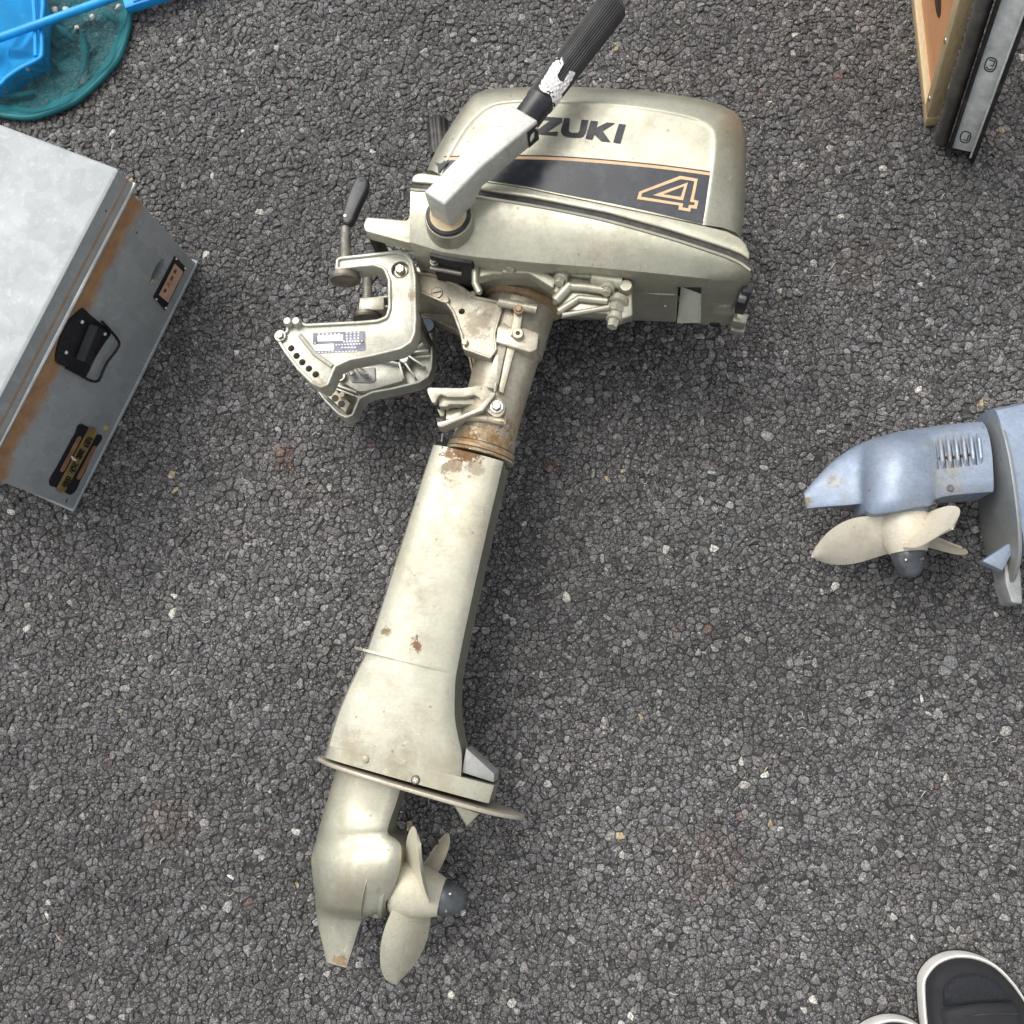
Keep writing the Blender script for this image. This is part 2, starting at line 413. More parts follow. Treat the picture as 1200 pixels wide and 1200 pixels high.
    s = bpy.data.objects.new('crushed_stone', me); COL.objects.link(s); s.parent = g; s.location = (-g.location.x, -g.location.y, -g.location.z)
    s['kind'] = 'stuff'
    return g
G = ground()

# ------------------------------------------------------------------ materials
def L(px, py, z, root): return tuple(W(px, py, z)-Vector(root))
EO = W(600, 560, 0); EO.z = 0                     # base of the motor
RUST, RUST2, RUST3 = (.22, .095, .03), (.30, .17, .07), (.36, .25, .12)
SILVER1, SILVER2 = (.36, .352, .27), (.425, .416, .332)
m_silver = paint('silver_paint', SILVER1, SILVER2, .6, .36, .24, scratch=.45, chips=.45, coat=.12)
m_leg = paint('silver_leg', (.345, .336, .262), (.41, .40, .325), .62, .40, .36, scratch=.5, chips=.5, coat=.1, spots=[
    (L(535, 527, .145, EO), .016, RUST, .9), (L(554, 531, .145, EO), .016, RUST, .9), (L(545, 530, .145, EO), .014, RUST, .9), (L(531, 546, .145, EO), .016, RUST2, .6), (L(556, 545, .145, EO), .014, RUST2, .4), (L(487, 755, .135, EO), .009, RUST, .9), (L(455, 742, .13, EO), .007, RUST2, .8), (L(380, 888, .10, EO), .012, RUST, .8), (L(575, 935, .11, EO), .014, RUST2, .7), (L(515, 905, .13, EO), .03, RUST3, .22), (L(370, 1010, .1, EO), .010, RUST3, .6), (L(426, 768, .11, EO), .012, RUST2, .7), (L(596, 548, .13, EO), .016, RUST2, .7),
    (L(415, 880, .12, EO), .030, RUST3, .22), (L(470, 895, .12, EO), .03, RUST3, .2), (L(398, 1125, .09, EO), .010, RUST2, .8)])
m_cast = paint('silver_casting', (.38, .36, .28), (.45, .43, .355), .4, .36, .38, chips=.5, mott=.2, bump=.12)
m_castd = paint('stained_casting', (.39, .35, .255), (.45, .42, .34), .4, .38, .6, (.26, .17, .07), chips=.6, mott=.2, bump=.12, spots=[
    (L(565, 512, .15, EO), .03, RUST3, .7), (L(545, 514, .145, EO), .018, RUST2, .8), (L(590, 520, .14, EO), .03, (.28, .15, .05), .75), (L(610, 500, .12, EO), .03, RUST3, .6), (L(607, 362, .16, EO), .010, RUST, .9), (L(560, 380, .15, EO), .02, RUST3, .35)])
m_rust = paint('rusty_flange', (.33, .22, .11), (.42, .32, .19), .4, .5, .8, (.16, .07, .025), chips=.7, mott=.35, gscale=40, bump=.3)
m_pan = m_silver
m_dark = plain('dark_engine', (.018, .018, .017), .5, .2, .4)
m_rubber = plain('black_rubber', (.016, .015, .0145), .55, 0, .35, 30, .2, .22)
m_gasket = plain('gasket', (.030, .026, .024), .6, 0, .5, 90, .4, .2)
m_grip = plain('grip_rubber', (.022, .0215, .0215), .48, 0, .3, 25, .2, .30, (.12, .105, .09))
m_blackp = plain('black_plastic', (.02, .021, .024), .42, 0, .3, 30, .15, .15)
m_navy = plain('decal_navy', (.016, .019, .026), .30, 0, .4, 18, .08, .55, (.075, .085, .10))
m_letter = plain('letter_black', (.012, .012, .018), .4, 0, .3, 60, .05, .35, (.10, .10, .09))
m_gold = plain('pinstripe_gold', (.62, .40, .22), .42, .0, .12, 60, .05, .12)
m_brown = plain('pinstripe_brown', (.045, .022, .014), .5, 0, .2, 60, .05)
m_steel = plain('steel', (.42, .40, .35), .32, .85, .3, 60, .15, .35, (.22, .15, .08))
m_steeld = plain('dull_steel', (.22, .20, .17), .42, .8, .35, 60, .2, .5, (.14, .09, .05))
m_bolt = plain('zinc_bolt', (.52, .48, .38), .30, .8, .25, 80, .1, .3, (.28, .17, .07))
m_cream = paint('propeller_paint', (.50, .47, .355), (.57, .535, .42), .1, .42, .22, chips=.5, coat=.1)
m_nut = plain('propeller_nut', (.085, .092, .10), .34, .3, .4, 50, .1, .3, (.16, .17, .18))
m_white = plain('white_label', (.74, .73, .70), .5, 0, .08, 60, .05, .12)
m_tape = plain('torn_tape', (.72, .69, .66), .6, 0, .15, 120, .8, .15, (.4, .3, .2), 260)
m_beige = plain('beige_bush', (.52, .42, .26), .55, 0, .2, 60, .2, .3, (.2, .12, .06))
m_lid = plain('grey_insert', (.26, .26, .25), .45, .2, .2, 40, .1, .3)

# ------------------------------------------------------------------ the silver outboard motor
eng = thing('outboard_motor', 'silver outboard motor lying on its side, black grip across its cowl, marked 4', 'outboard motor', EO)
ZL = 0.0012
def xy(pts, z): return [W(x, y, z) for x, y in pts]
Ue = (W(870, 322, .12)-W(485, 232, .12)).normalized(); Ve = Vector((-Ue.y, Ue.x, 0))

# --- cowl
O = [(499,204),(512,176),(534,141),(549,119),(560,111),(580,107),(618,105),(667,104.5),(732,107),(783,112),(830,120),(855,128.5),(866,137),(872,151),(874,180),(873.5,230),(871,262),(868,279)]
PN = [(516,205),(527,180),(545,150),(562,132),(571,126),(585,121),(625,118),(665,119.5),(722,123),(768,129),(810,138),(828,146),(835,152),(838,162),(837,185),(831,230),(826,256),(825,264)]
BT = [(780,254),(700,237.5),(620,221),(560,211.5)]
def dens(a, n=3): return crs(a, n)
Od, Pd = dens(O), dens(PN)
zO, zP, zc0 = .203, .234, .1185
wO = xy(Od, zO); wP = xy(Pd, zP); wB = xy(BT, zP)
mid = [a.lerp(b, .18) for a, b in zip(wO, wP)]; mid2 = [a.lerp(b, .55) for a, b in zip(wO, wP)]; mid3 = [a.lerp(b, .93) for a, b in zip(wO, wP)]
def ring(a, z): return [Vector((p.x, p.y, z)) for p in a]+[Vector((p.x, p.y, z)) for p in wB]
def rz(z): return 2*zc0-z
cen = sum(wP, Vector())/len(wP)
def inset(a, k): return [p+(cen-p).normalized()*k for p in a]
rings = [ring(wP, rz(.2358)), ring(mid2, rz(.2285)), ring(mid, rz(.217)), ring(wO, rz(zO)), ring(wO, zO), ring(mid, .217), ring(mid2, .2285), ring(mid3, .2338)]
wBi = wB
rings += [ring(wP, .2343), ring(inset(wP, .0015), .2340), ring(inset(wP, .003), zP-.0004), ring(inset(wP, .006), zP-.0006)]
cowl = obj('cowl', loft(rings), m_silver, eng, 40)
ZPN = zP-.0006
# flange round the cowl's lower rim
fl_top = [(483,207),(487,203.5),(494,202),(516,205),(560,211.5),(620,221),(700,237.5),(780,254),(825,264),(852,270.5),(867,278),(875,286.5),(879,297)]
fl_bot = [(878,304),(868,297.5),(853,291.5),(830,284),(783,269),(713,249.5),(620,231),(558,221.5),(520,216.5),(490,214),(482.5,213)]
obj('cowl_flange', slab(xy(fl_top+fl_bot, .2365), .095, .2365, .0018, 3), m_silver, eng)
g_top = fl_bot[::-1]
g_bot = [(482.5,220),(490,221),(520,223.5),(558,228.5),(620,238),(713,257),(783,276.5),(830,291.5),(853,299),(868,305.5),(878.5,313)]
obj('gasket', slab(xy([(x+1, y-2) for x, y in g_top][:-1]+[(877, 304)]+[(x-.5, y+1) for x, y in g_bot[::-1]], .2335), .10, .2335), m_gasket, eng)
# pan: the lower half of the cover
r1 = [(481.5,221),(520,224.5),(558,229.5),(620,239),(665,247.5),(713,258),(783,277.5),(830,292.5),(853,300.5),(868,307.5),(879.5,316)]
r2 = [(480,286),(518,298),(555,303.5),(620,310),(655,312.5),(690,315),(753,320.5),(800,325),(836,328.5),(862,329),(879.5,326)]
rr = []
for a, b in zip(r1, r2):
    A = W(*a, .2375); B = W(*b, .221)
    A2 = A.lerp(B, .06)+Vector((0, 0, .001)); Bm = A.lerp(B, .5)+Vector((0, 0, .0035)); B0 = A.lerp(B, .965)+Vector((0, 0, .0006))
    near = [A, A2, Bm, B0, B+Vector((0, 0, -.0025))]
    zfar = .078+.030*max(0, min(1, (a[0]-680)/160))
    far = [Vector((B.x, B.y, zfar)), Vector((A.lerp(B, .93).x, A.lerp(B, .93).y, zfar-.012)), Vector((A.x, A.y, ZL+(zfar-.02-ZL)*max(0, min(1, (a[0]-690)/120))))]
    rr.append(near+far)
pan = obj('lower_pan', loft(rr), m_pan, eng, 28)
obj('rim_trim', tube(crv([W(x, y+1.2, .2378) for x, y in r1], 3), .0017, 8), m_silver, eng)
# recess, plug, latch and strip on the face of the pan that looks down the shaft
pb0, pb1 = W(*r2[4], .221), W(*r2[9], .221)
bn = Vector((pb1.y-pb0.y, -(pb1.x-pb0.x), 0)).normalized()
if bn.y > 0: bn = -bn
c8 = cr(680, 260, .18333)
def onb(pts, out=0.0): return [on_plane(x, y, pb0, bn)+bn*out for x, y in c8(pts)]
q = onb([(612, 412), (775, 412), (770, 655), (612, 655)])
cut(pan, [loft([[p+bn*.01 for p in q], [p-bn*.042 for p in q]])])
q2 = onb([(632, 545), (770, 545), (768, 652), (618, 652)], 0)
wd = bmesh.new()
v = [wd.verts.new(p) for p in (q2[0]-bn*.0415, q2[1]-bn*.0415, q2[2]-bn*.001, q2[3]-bn*.001, q2[3]-bn*.0418, q2[2]-bn*.0418)]
for f in ((0, 1, 2, 3), (3, 2, 5, 4), (0, 3, 4), (1, 5, 2), (0, 4, 5, 1)): wd.faces.new([v[i] for i in f])
bmesh.ops.recalc_face_normals(wd, faces=wd.faces)
obj('catch_ramp', wd, m_silver, eng)
p = onb([(860, 655)])[0]
obj('drain_plug', lathe(p-bn*.002, p+bn*.0015, [(0, .0062), (.7, .0062), (1, .005)], 20), m_rubber, eng)
p = onb([(543, 533)])[0]; obj('rivet', lathe(p-bn*.001, p+bn*.0012, [(0, .0016), (1, .0012)], 10), m_white, eng)
q = onb([(400, 455), (605, 462)]); obj('rib', tube([q[0], q[0].lerp(q[1], .5)+bn*.0005, q[1]], [.0004, .0012, .002], 8), m_silver, eng)
q = onb([(805, 555), (850, 535), (965, 535), (975, 590), (850, 580)], .0008); qq = [x-bn*.003 for x in q]
obj('pad', loft([qq, q]), m_cast, eng)
# rear latch: black strap in a bright bracket
ez = onb([(1035, 410), (1070, 410)])
c0 = onb([(1030, 500)])[0]
obj('rear_latch', obox(c0+Ue*.0025-bn*.001, (Ue, Ve, Vector((0, 0, 1))), (.0055, .005, .030), .002), m_blackp, eng)
lt = bpy.data.objects[ 'rear_latch']
for (cx, cy), hh in (((1010, 630), .010), ((1000, 680), .006)):
    c1 = onb([(cx, cy)])[0]
    obj('latch_bracket', obox(c1+Ue*.001, (Ue, Ve, Vector((0, 0, 1))), (.008, .006, hh), .002), m_silver, lt)
c1 = onb([(1015, 460)])[0]; obj('latch_tongue', obox(c1+Ue*.004+bn*.003, (Ue, Ve, Vector((0, 0, 1))), (.004, .004, .006), .0012), m_lid, lt)

# --- markings on the cowl side panel
def deco(name, polys, z, mat, parent): return obj(name, sheet([[W(x, y, z) for x, y in p] for p in polys]), mat, parent, flat=True)
cA = cr(610, 120, 140/1200)
def letter(poly): return deco('letter', poly, ZPN+.0007, m_letter, cowl)
letter([cA([(200, 140), (420, 155), (414, 197), (264, 296), (380, 292), (365, 334), (145, 314), (150, 290), (298, 180), (190, 172)])])
def letter_u(dx, dy):
    out = [(440, 155), (495, 158), (484, 270), (490, 292), (510, 303), (545, 306), (575, 303), (592, 285), (612, 172), (682, 178), (655, 305), (635, 340), (595, 354), (530, 353), (460, 345), (420, 322), (405, 290), (408, 265)]
    a = [(x+dx, y+dy) for x, y in out]
    letter([cA([a[0], a[1], a[2], a[3], a[15], a[16], a[17]]), cA([a[3], a[4], a[5], a[14], a[15]]), cA([a[5], a[6], a[13], a[14]]), cA([a[6], a[7], a[12], a[13]]), cA([a[7], a[8], a[9], a[10], a[11], a[12]])])
letter_u(0, 0); letter_u(-505, -28)
letter([cA([(706, 183), (780, 190), (765, 250), (745, 315), (722, 372), (650, 362)]), cA([(765, 250), (870, 200), (950, 208), (826, 287), (905, 398), (812, 388), (740, 318)])])
letter([cA([(988, 214), (1058, 222), (1004, 412), (930, 400)])])
S_ = [(x+308, y+16) for x, y in [(-340, 118), (-480, 112), (-520, 135), (-530, 170), (-510, 200), (-400, 218), (-405, 240), (-545, 232), (-550, 268), (-400, 280), (-350, 262), (-330, 220), (-345, 190), (-455, 172), (-450, 150), (-350, 158)]]
letter([cA([S_[i] for i in (0, 1, 14, 15)]), cA([S_[i] for i in (1, 2, 3, 4, 13, 14)]), cA([S_[i] for i in (4, 5, 12, 13)]), cA([S_[i] for i in (5, 6, 9, 10, 11, 12)]), cA([S_[i] for i in (6, 7, 8, 9)])])
up = [(520,183),(560,181.5),(610,181.5),(660,183),(720,187.5),(780,193.5),(832,200.5)]
lo = [(514,203),(560,209.5),(610,217),(660,227),(720,238.5),(775,250.5),(824,262.5)]
def strip(a, b): return [[a[i], a[i+1], b[i+1], b[i]] for i in range(len(a)-1)]
def dn(a, k): return [(x, y+k) for x, y in a]
band = deco('decal_band', strip(crs(dn(up, 5), 3), crs(lo, 3)), ZPN+.0006, m_navy, cowl)
deco('dark_pinstripe', strip(crs(up, 3), crs(dn(up, 1.6), 3)), ZPN+.0006, m_brown, cowl)
deco('gold_pinstripe', strip(crs(dn(up, 1.6), 3), crs(dn(up, 5.0), 3)), ZPN+.0006, m_gold, cowl)
cB = cr(720, 180, 130/1200)
four_o = [(245, 492), (268, 412), (712, 240), (902, 272), (858, 498), (910, 512), (890, 598), (828, 590), (820, 628), (692, 606), (700, 560)]
four_i = [(288, 466), (300, 428), (718, 276), (866, 298), (818, 520), (870, 530), (862, 558), (806, 555), (796, 592), (734, 582), (746, 540)]
n4 = len(four_o)
deco('numeral', [cB([four_o[i], four_o[(i+1) % n4], four_i[(i+1) % n4], four_i[i]]) for i in range(n4)] +
     [cB([a, b, d, c]) for a, b, c, d in (((415, 450), (795, 312), (525, 440), (755, 352)), ((795, 312), (742, 506), (755, 352), (718, 468)), ((742, 506), (415, 450), (718, 468), (525, 440)))], ZPN+.0010, m_gold, band)
# dark scuffed patch on the front of the cowl
deco('scuff_patch', [cr(480, 0, .21667)([(132, 876), (165, 884), (212, 862), (205, 880), (172, 915), (155, 940), (152, 900)])], .2365, m_blackp, cowl)

# --- carrying handle at the front of the pan
hb = [(430,255),(478,259),(482,246),(486,224),(500,226),(512,262),(512,289),(477,285.5),(428,272),(426,264)]
for z0, z1 in ((.198, .216), (.024, .044)):
    obj('handle_arm', slab(xy(chamfer(hb, 3), .214), z0, z1, .003, 2), m_silver, eng)
hp = W(434, 265, .2); obj('carry_bar', tube([(hp.x, hp.y, .035), (hp.x, hp.y, .20)], .0075, 14), m_dark, eng)
obj('pull_knob', lathe(W(516, 182, .15), W(512, 138, .15), [(0, .010), (.15, .0115), (.72, .0115), (.85, .0125), (.93, .0105), (1, .004)], 48, ribs=12, ribd=.07), m_rubber, eng)

# --- tiller handle
tc = W(526, 254, .244)
def vert(c, z): return Vector((c.x, c.y, z))
piv = obj('tiller_pivot', lathe(vert(tc, .205), vert(tc, .2465), [(0, .0275), (.45, .0265), (.8, .0255), (.97, .0248), (1, .0238)], 48), m_silver, eng)
obj('pivot_ring', lathe(vert(tc, .243), vert(tc, .2495), [(0, .0232), (.8, .0232), (1, .0222)], 48), m_rubber, piv)
obj('pivot_bush', lathe(vert(tc, .244), vert(tc, .2502), [(0, .0195), (1, .0190)], 48), m_beige, piv)
zt = .296
A_ = [(496,225),(597,121),(615,133),(521,240.5)]
a0, a1, a2, a3 = [W(x, y, zt) for x, y in A_]
low0, low1 = .2465, .262
ax = (a1-a0).normalized()
br = [[a0, a3, Vector((a3.x, a3.y, low0)), Vector((a0.x, a0.y, low0))]]
sd_ = (a3-a0).normalized()
for t, lo_, wk in ((.25, low0, 1.0), (.4, .262, 1.0), (1.0, low1, 1.34)):
    p0 = a0.lerp(a1, t); p3 = p0+(a3-a0)*wk
    br.append([p0, p3, Vector((p3.x, p3.y, lo_)), Vector((p0.x, p0.y, lo_))])
arm_bm = loft(br)
bevel_edges(arm_bm, [e for e in arm_bm.edges if e.calc_face_angle(0) > .5], .0026, 3)
m_arm = paint('worn_white_silver', (.47, .465, .41), (.57, .565, .525), .2, .42, .15, scratch=.6, chips=.6, mott=.12)
tl = obj('tiller_arm', arm_bm, m_arm, eng)
ta = br[-1]; ec = (ta[0]+ta[1]+ta[2]+ta[3])/4
tip = W(721, 3, .281); gd = (tip-ec).normalized(); Lg = (tip-ec).length
obj('collar', lathe(ec-gd*.004, ec+gd*.027, [(0, .0138), (.1, .0143), (.86, .0143), (.93, .0153), (1, .0153)], 40), m_blackp, tl)
obj('grip', lathe(ec+gd*.027, tip, [(0, .0138), (.02, .0146), (.5, .0154), (.9, .0160), (.96, .0155), (.99, .013), (1, .008)], 160, ribs=40, ribd=.045), m_grip, tl)
# torn white tape: a crumpled patch round the grip's lower end
tb = bmesh.new(); _, e1, e2 = frame(gd)
NU, NW = 26, 22; grid = {}
for i in range(NU):
    for j in range(NW):
        u, vv = i/(NU-1), j/(NW-1)
        edge = min(u, 1-u)*2*min(vv, 1-vv)*2
        ang = R(-14) + R(104)*vv + R(-16)*u
        wob = math.sin(i*1.7+j*.9)*.0007+math.sin(j*2.3-i*1.1)*.0007+random.uniform(-.0005, .0005)
        rad = .0162+max(0, wob)+.0006
        along = .029+.036*u+math.sin(vv*9)*.003*(1 if u > .5 else -.6)+(vv-.5)*-.004
        c = ec+gd*along
        # lit side of the grip faces up and to the right
        grid[i, j] = c+(e1*math.cos(ang)+e2*math.sin(ang))*rad
tv = {k: tb.verts.new(p) for k, p in grid.items()}
for i in range(NU-1):
    for j in range(NW-1):
        u, vv = i/(NU-1), j/(NW-1)
        if (u > .62 and .38 < vv < .62) or (u > .8 and vv < .4 and random.random() < .6) or (u < .12 and random.random() < .25) or (vv > .88 and u > .4): continue
        tb.faces.new((tv[i, j], tv[i+1, j], tv[i+1, j+1], tv[i, j+1]))
bmesh.ops.recalc_face_normals(tb, faces=tb.faces)
obj('torn_tape', tb, m_tape, tl, 20)
# maker's sticker on the arm's side
sn = Vector((a3-a0)).normalized()
s0, s1 = br[2][1].lerp(br[3][1], .80), br[3][1].lerp(br[2][1], .02)
l0, l1 = br[2][2].lerp(br[3][2], .80), br[3][2].lerp(br[2][2], .02)
def quad4(a, b, c, d, o): return [p+o for p in (a, b, c, d)]
on = ax.cross(Vector((0, 0, 1))); on = on if on.dot(sn) > 0 else -on
def sp(u, v): return (s0.lerp(s1, u)).lerp(l0.lerp(l1, u), v)+on*.0006
st = obj('sticker', sheet([[sp(0, .12), sp(1, .12), sp(1, .95), sp(0, .95)]]), m_blackp, tl, flat=True)
obj('sticker_print', sheet([[sp(.15, .5)+on*.0003, sp(.3, .35)+on*.0003, sp(.62, .35)+on*.0003, sp(.55, .6)+on*.0003, sp(.2, .72)+on*.0003], [sp(.72, .2)+on*.0003, sp(.95, .2)+on*.0003, sp(.9, .4)+on*.0003]]), m_white, st, flat=True)

# --- powerhead housing under the pan
c4 = cr(480, 260, .23333)
hz = .197
ho = c4([(300, 190), (345, 172), (480, 180), (560, 195), (720, 228), (920, 255), (1070, 282), (1118, 320), (1122, 470), (1050, 495), (1000, 462), (770, 445), (735, 355), (600, 262), (420, 262), (315, 290)])
hw = xy(chamfer(ho, 3), hz)
hous = obj('powerhead_housing', slab(hw, .183, hz, .006, 3), m_silver, eng)
ho2 = c4([(470, 200), (520, 195), (700, 260), (735, 290), (722, 335), (600, 258), (460, 255)])
obj('housing_boss', slab(xy(chamfer(ho2, 3), hz+.006), .188, hz+.006, .005, 3), m_silver, hous)
for path, rad in (([(350, 195), (480, 205)], .0038), ([(560, 215), (730, 240), (910, 268)], .0052), ([(920, 285), (1060, 305)], .0085), ([(800, 325), (880, 330), (980, 345)], .0052), ([(735, 395), (800, 325)], .006), ([(750, 450), (850, 385), (990, 400)], .0042), ([(770, 470), (1000, 430)], .003), ([(330, 215), (330, 310), (350, 350)], .004)):
    pp = [W(x, y, hz+.003) for x, y in c4(path)]
    obj('rib', tube([pp[0]-Vector((0, 0, .004))]+pp+[pp[-1]-Vector((0, 0, .004))], [rad*.6]+[rad]*len(pp)+[rad*.6], 12), m_silver, hous)
def hexbolt(name, p, d, r, h, parent, mat=None, washer=1.45):
    p = Vector(p); d = Vector(d).normalized(); a, e1, e2 = frame(d)
    bmm = lathe(p-d*.004, p+d*h*.28, [(0, r*washer), (.9, r*washer), (1, r*washer*.9)], 20)
    merge(bmm, lathe(p+d*h*.2, p+d*h, [(0, r), (.85, r), (1, r*.82)], 6))
    return obj(name, bmm, mat or m_cast, parent)
dnv = -Ve
for (x, y), z in (((515, 235), hz+.006), ((760, 300), hz+.006), ((995, 350), hz+.006)):
    p = W(*c4([(x, y-14)])[0], z); d = (dnv+Vector((0, 0, .45))).normalized()
    obj('bolt_boss', lathe(p-d*.012, p+d*.001, [(0, .0078), (1, .0072)], 20), m_silver, hous)
    hexbolt('bolt', p, d, .0052, .008, hous)
for (x, y), r in (((1045, 410), .0085), ((1030, 485), .006)):
    p = W(*c4([(x, y)])[0], hz-.004); hexbolt('bolt', p, (dnv+Vector((0, 0, .3))), r, .012, hous)
p = W(*c4([(1085, 330)])[0], hz+.003); obj('corner_lug', lathe(p-Vector((0, 0, .03)), p+Vector((0, 0, .006)), [(0, .0085), (.85, .008), (1, .006)], 20), m_silver, hous)
p = W(*c4([(320, 205)])[0], hz+.003); hexbolt('bolt', p, (0, 0, 1), .004, .006, hous)
T0_ = W(613, 352, .118); td_ = W(565, 527, .110)-T0_; hc_ = xy(chamfer(c4([(420, 230), (640, 260), (760, 340), (740, 390), (600, 300), (430, 290)]), 3), hz)
obj('housing_core', lathe(T0_-td_*.16, T0_+td_*.01, [(0, .034), (1, .038)], 40), m_silver, hous)
# dark plate in place of a dark cavity, and a shift rod in front of the housing
cav = c4([(75, 118), (315, 175), (330, 330), (250, 300), (130, 262), (70, 190)])
bt = [W(*q, .217) for q in ((505, 293.5), (530, 299.5), (555, 303)) ]; bo = [p-Ve*.006 for p in bt]; bt = [p+Ve*.004 for p in bt]
obj('dark_plate', slab([(p.x, p.y) for p in bt+bo[::-1]], .09, .2165, .002, 2), m_dark, eng)
pr = [W(*q, .198) for q in c4([(110, 215), (180, 226), (268, 243)])]; pr = [p-Ve*.004 for p in pr]; obj('shift_rod', tube(pr, .0026, 10), m_steeld, eng)
p = W(*c4([(124, 200)])[0], .204); hexbolt('bolt', p, (0, 0, 1), .0035, .004, eng, m_steeld)

# --- swivel tube
zt0, zt1 = .118, .110
T0, T1 = W(613, 352, .118), W(565, 527, .110)
td = (T1-T0); 
tubeo = obj('swivel_tube', lathe(T0, T1, [(-.03, .039), (.0, .0395), (.06, .0395), (.34, .0385), (.345, .0355), (.75, .0335), (.88, .0338), (1, .0338)], 56), m_castd, eng)
obj('upper_flange', lathe(T0-td*.035, T0+td*.05, [(0, .0425), (.08, .044), (.30, .044), (.34, .0418), (.5, .0418), (.54, .0450), (.9, .0450), (1, .0405)], 56), m_rust, eng)
obj('lower_collar', lathe(T0+td*.895, T0+td*1.05, [(0, .0338), (.04, .0352), (.55, .0358), (.57, .0345), (.62, .0345), (.64, .038), (.8, .038), (.82, .0355), (.87, .0355), (.89, .0388), (1, .0388)], 56), m_castd, eng)
obj('rust_band', lathe(T0+td*1.008, T0+td*1.026, [(0, .0383), (1, .0383)], 56), m_rust, eng)
# steering friction fittings on the tube
rz1 = .166
q = [W(x, y, rz1) for x, y in c4([(448, 402), (640, 440)])]; cp = obj('clamp_rod', tube(q, .0052, 16), m_castd, eng)
q = c4([(500, 525), (575, 530), (650, 560), (640, 640), (605, 655), (432, 605), (440, 530), (470, 500)])
cbx = obj('friction_block', slab(xy(chamfer(q, 2), .1585), .125, .1585, .002, 2), m_castd, eng)
q = c4([(525, 440), (570, 450), (552, 575), (505, 570)])
obj('strap', slab(xy(chamfer(q, 1.5), .1640), .155, .1640, .001, 2), m_castd, cbx)
p = W(*c4([(545, 565)])[0], .162); 
ey = obj('eyelet', lathe(p-Vector((0, 0, .004)), p+Vector((0, 0, .004)), [(0, .0065), (.8, .0065), (1, .0055)], 24), m_castd, cbx)
obj('eyelet_hole', lathe(p+Vector((0, 0, .0035)), p+Vector((0, 0, .0043)), [(0, .0024), (1, .0024)], 16), m_dark, ey)
hexbolt('rusty_nut', W(*c4([(548, 438)])[0], .169), (0, 0, 1), .004, .004, cp, m_rust)
for q in ([(440, 610), (487, 622), (440, 842), (388, 830)], [(492, 624), (530, 635), (470, 860), (446, 848)]):
    obj('guide_bar', slab(xy(chamfer(c4(q), 1), .1535), .12, .1535, .0012, 2), m_castd, eng)

# --- swivel bracket arms
sa = c4([(-40, 240), (60, 250), (105, 255), (200, 288), (275, 328), (330, 370), (440, 392), (470, 430), (432, 560), (440, 640), (405, 688), (268, 640), (252, 560), (212, 452), (182, 412), (40, 352), (-40, 335)])
saw = xy(chamfer(sa, 2), .158)
for z0, z1 in ((.138, .158), (.062, .080)):
    so_ = obj('swivel_arm', slab(saw, z0, z1-.0035, .001, 1), m_castd, eng); obj('rim', wall(saw, .0032, z1-.005, z1), m_castd, so_)
    if z0 > .1: sarm = so_
p = W(*c4([(138, 357)])[0], .1545); 
sc = obj('slotted_screw', lathe(p-Vector((0, 0, .003)), p+Vector((0, 0, .0015)), [(0, .0066), (.8, .0066), (1, .0058)], 28), m_castd, sarm)
obj('slot', obox(p+Vector((0, 0, .0012)), (Vector((.97, .2, 0)).normalized(), Vector((-.2, .97, 0)).normalized(), Vector((0, 0, 1))), (.0052, .0007, .0006)), m_dark, sc)
p = W(*c4([(262, 450)])[0], .1545)
cut(sarm, [lathe(p-Vector((0, 0, .03)), p+Vector((0, 0, .01)), [(0, .0036), (1, .0036)], 20)])
for a, b in (((185, 400), (205, 420)), ((278, 610), (285, 635)), ((318, 368), (330, 380))):
    p = W(*c4([a])[0], .155); obj('lug', lathe(p-Vector((0, 0, .01)), p+Vector((0, 0, .0045)), [(0, .0045), (.8, .0042), (1, .003)], 16), m_castd, sarm)
# web between the arms
q = xy(c4([(-20, 262), (60, 262), (200, 300), (300, 360), (380, 420), (300, 440), (160, 340), (-20, 330)]), .15)
obj('web', slab(q, .075, .142), m_castd, eng)
q = xy(c4([(10, 180), (85, 190), (130, 260), (60, 255), (20, 255)]), .172)
obj('bearing_plate', slab(q, .10, .150, .002), m_silver, eng)

# --- lock lever at the foot of the swivel tube
c7 = cr(490, 430, 130/1200)
up_l = c7([(95, 235), (120, 222), (480, 228), (640, 200), (740, 205), (815, 260), (700, 400), (660, 330), (610, 300), (500, 325), (330, 325), (240, 295), (205, 335), (185, 390), (150, 385), (105, 285)])
lv = obj('lock_lever', slab(xy(chamfer(up_l, 1.5), .148), .138, .148, .0018, 2), m_cast, eng)
q = c7([(215, 330), (240, 300), (310, 300), (345, 330), (690, 340), (690, 405), (340, 405), (310, 430), (225, 430)])
obj('lever_link', slab(xy(chamfer(q, 1.5), .140), .126, .140, .002, 2), m_cast, lv)
q = c7([(210, 640), (205, 600), (390, 555), (640, 450), (800, 280), (835, 270), (830, 305), (700, 470), (400, 590), (260, 650)])
obj('lever_bend', slab(xy(chamfer(q, 1.2), .158), .135, .158, .0015, 2), m_cast, lv)
q = c7([(300, 470), (480, 450), (470, 540), (360, 580), (300, 570)])
obj('lever_stop', slab(xy(chamfer(q, 1.2), .125), .085, .125, .0015, 2), m_silver, lv)
q = c7([(205, 450), (285, 470), (280, 530), (240, 535)])
obj('lever_stop', slab(xy(chamfer(q, 1.2), .128), .09, .128, .0015, 2), m_cast, lv)
q = c7([(790, 260), (830, 300), (900, 350), (940, 410), (935, 490), (890, 540), (830, 545), (780, 510), (715, 460)])
br_ = obj('lever_bracket', slab(xy(chamfer(q, 2), .151), .12, .151, .002, 2), m_castd, lv)
p = W(*c7([(850, 432)])[0], .151); hexbolt('bolt', p, (0, 0, 1), .0052, .006, br_, m_steel, 1.5)
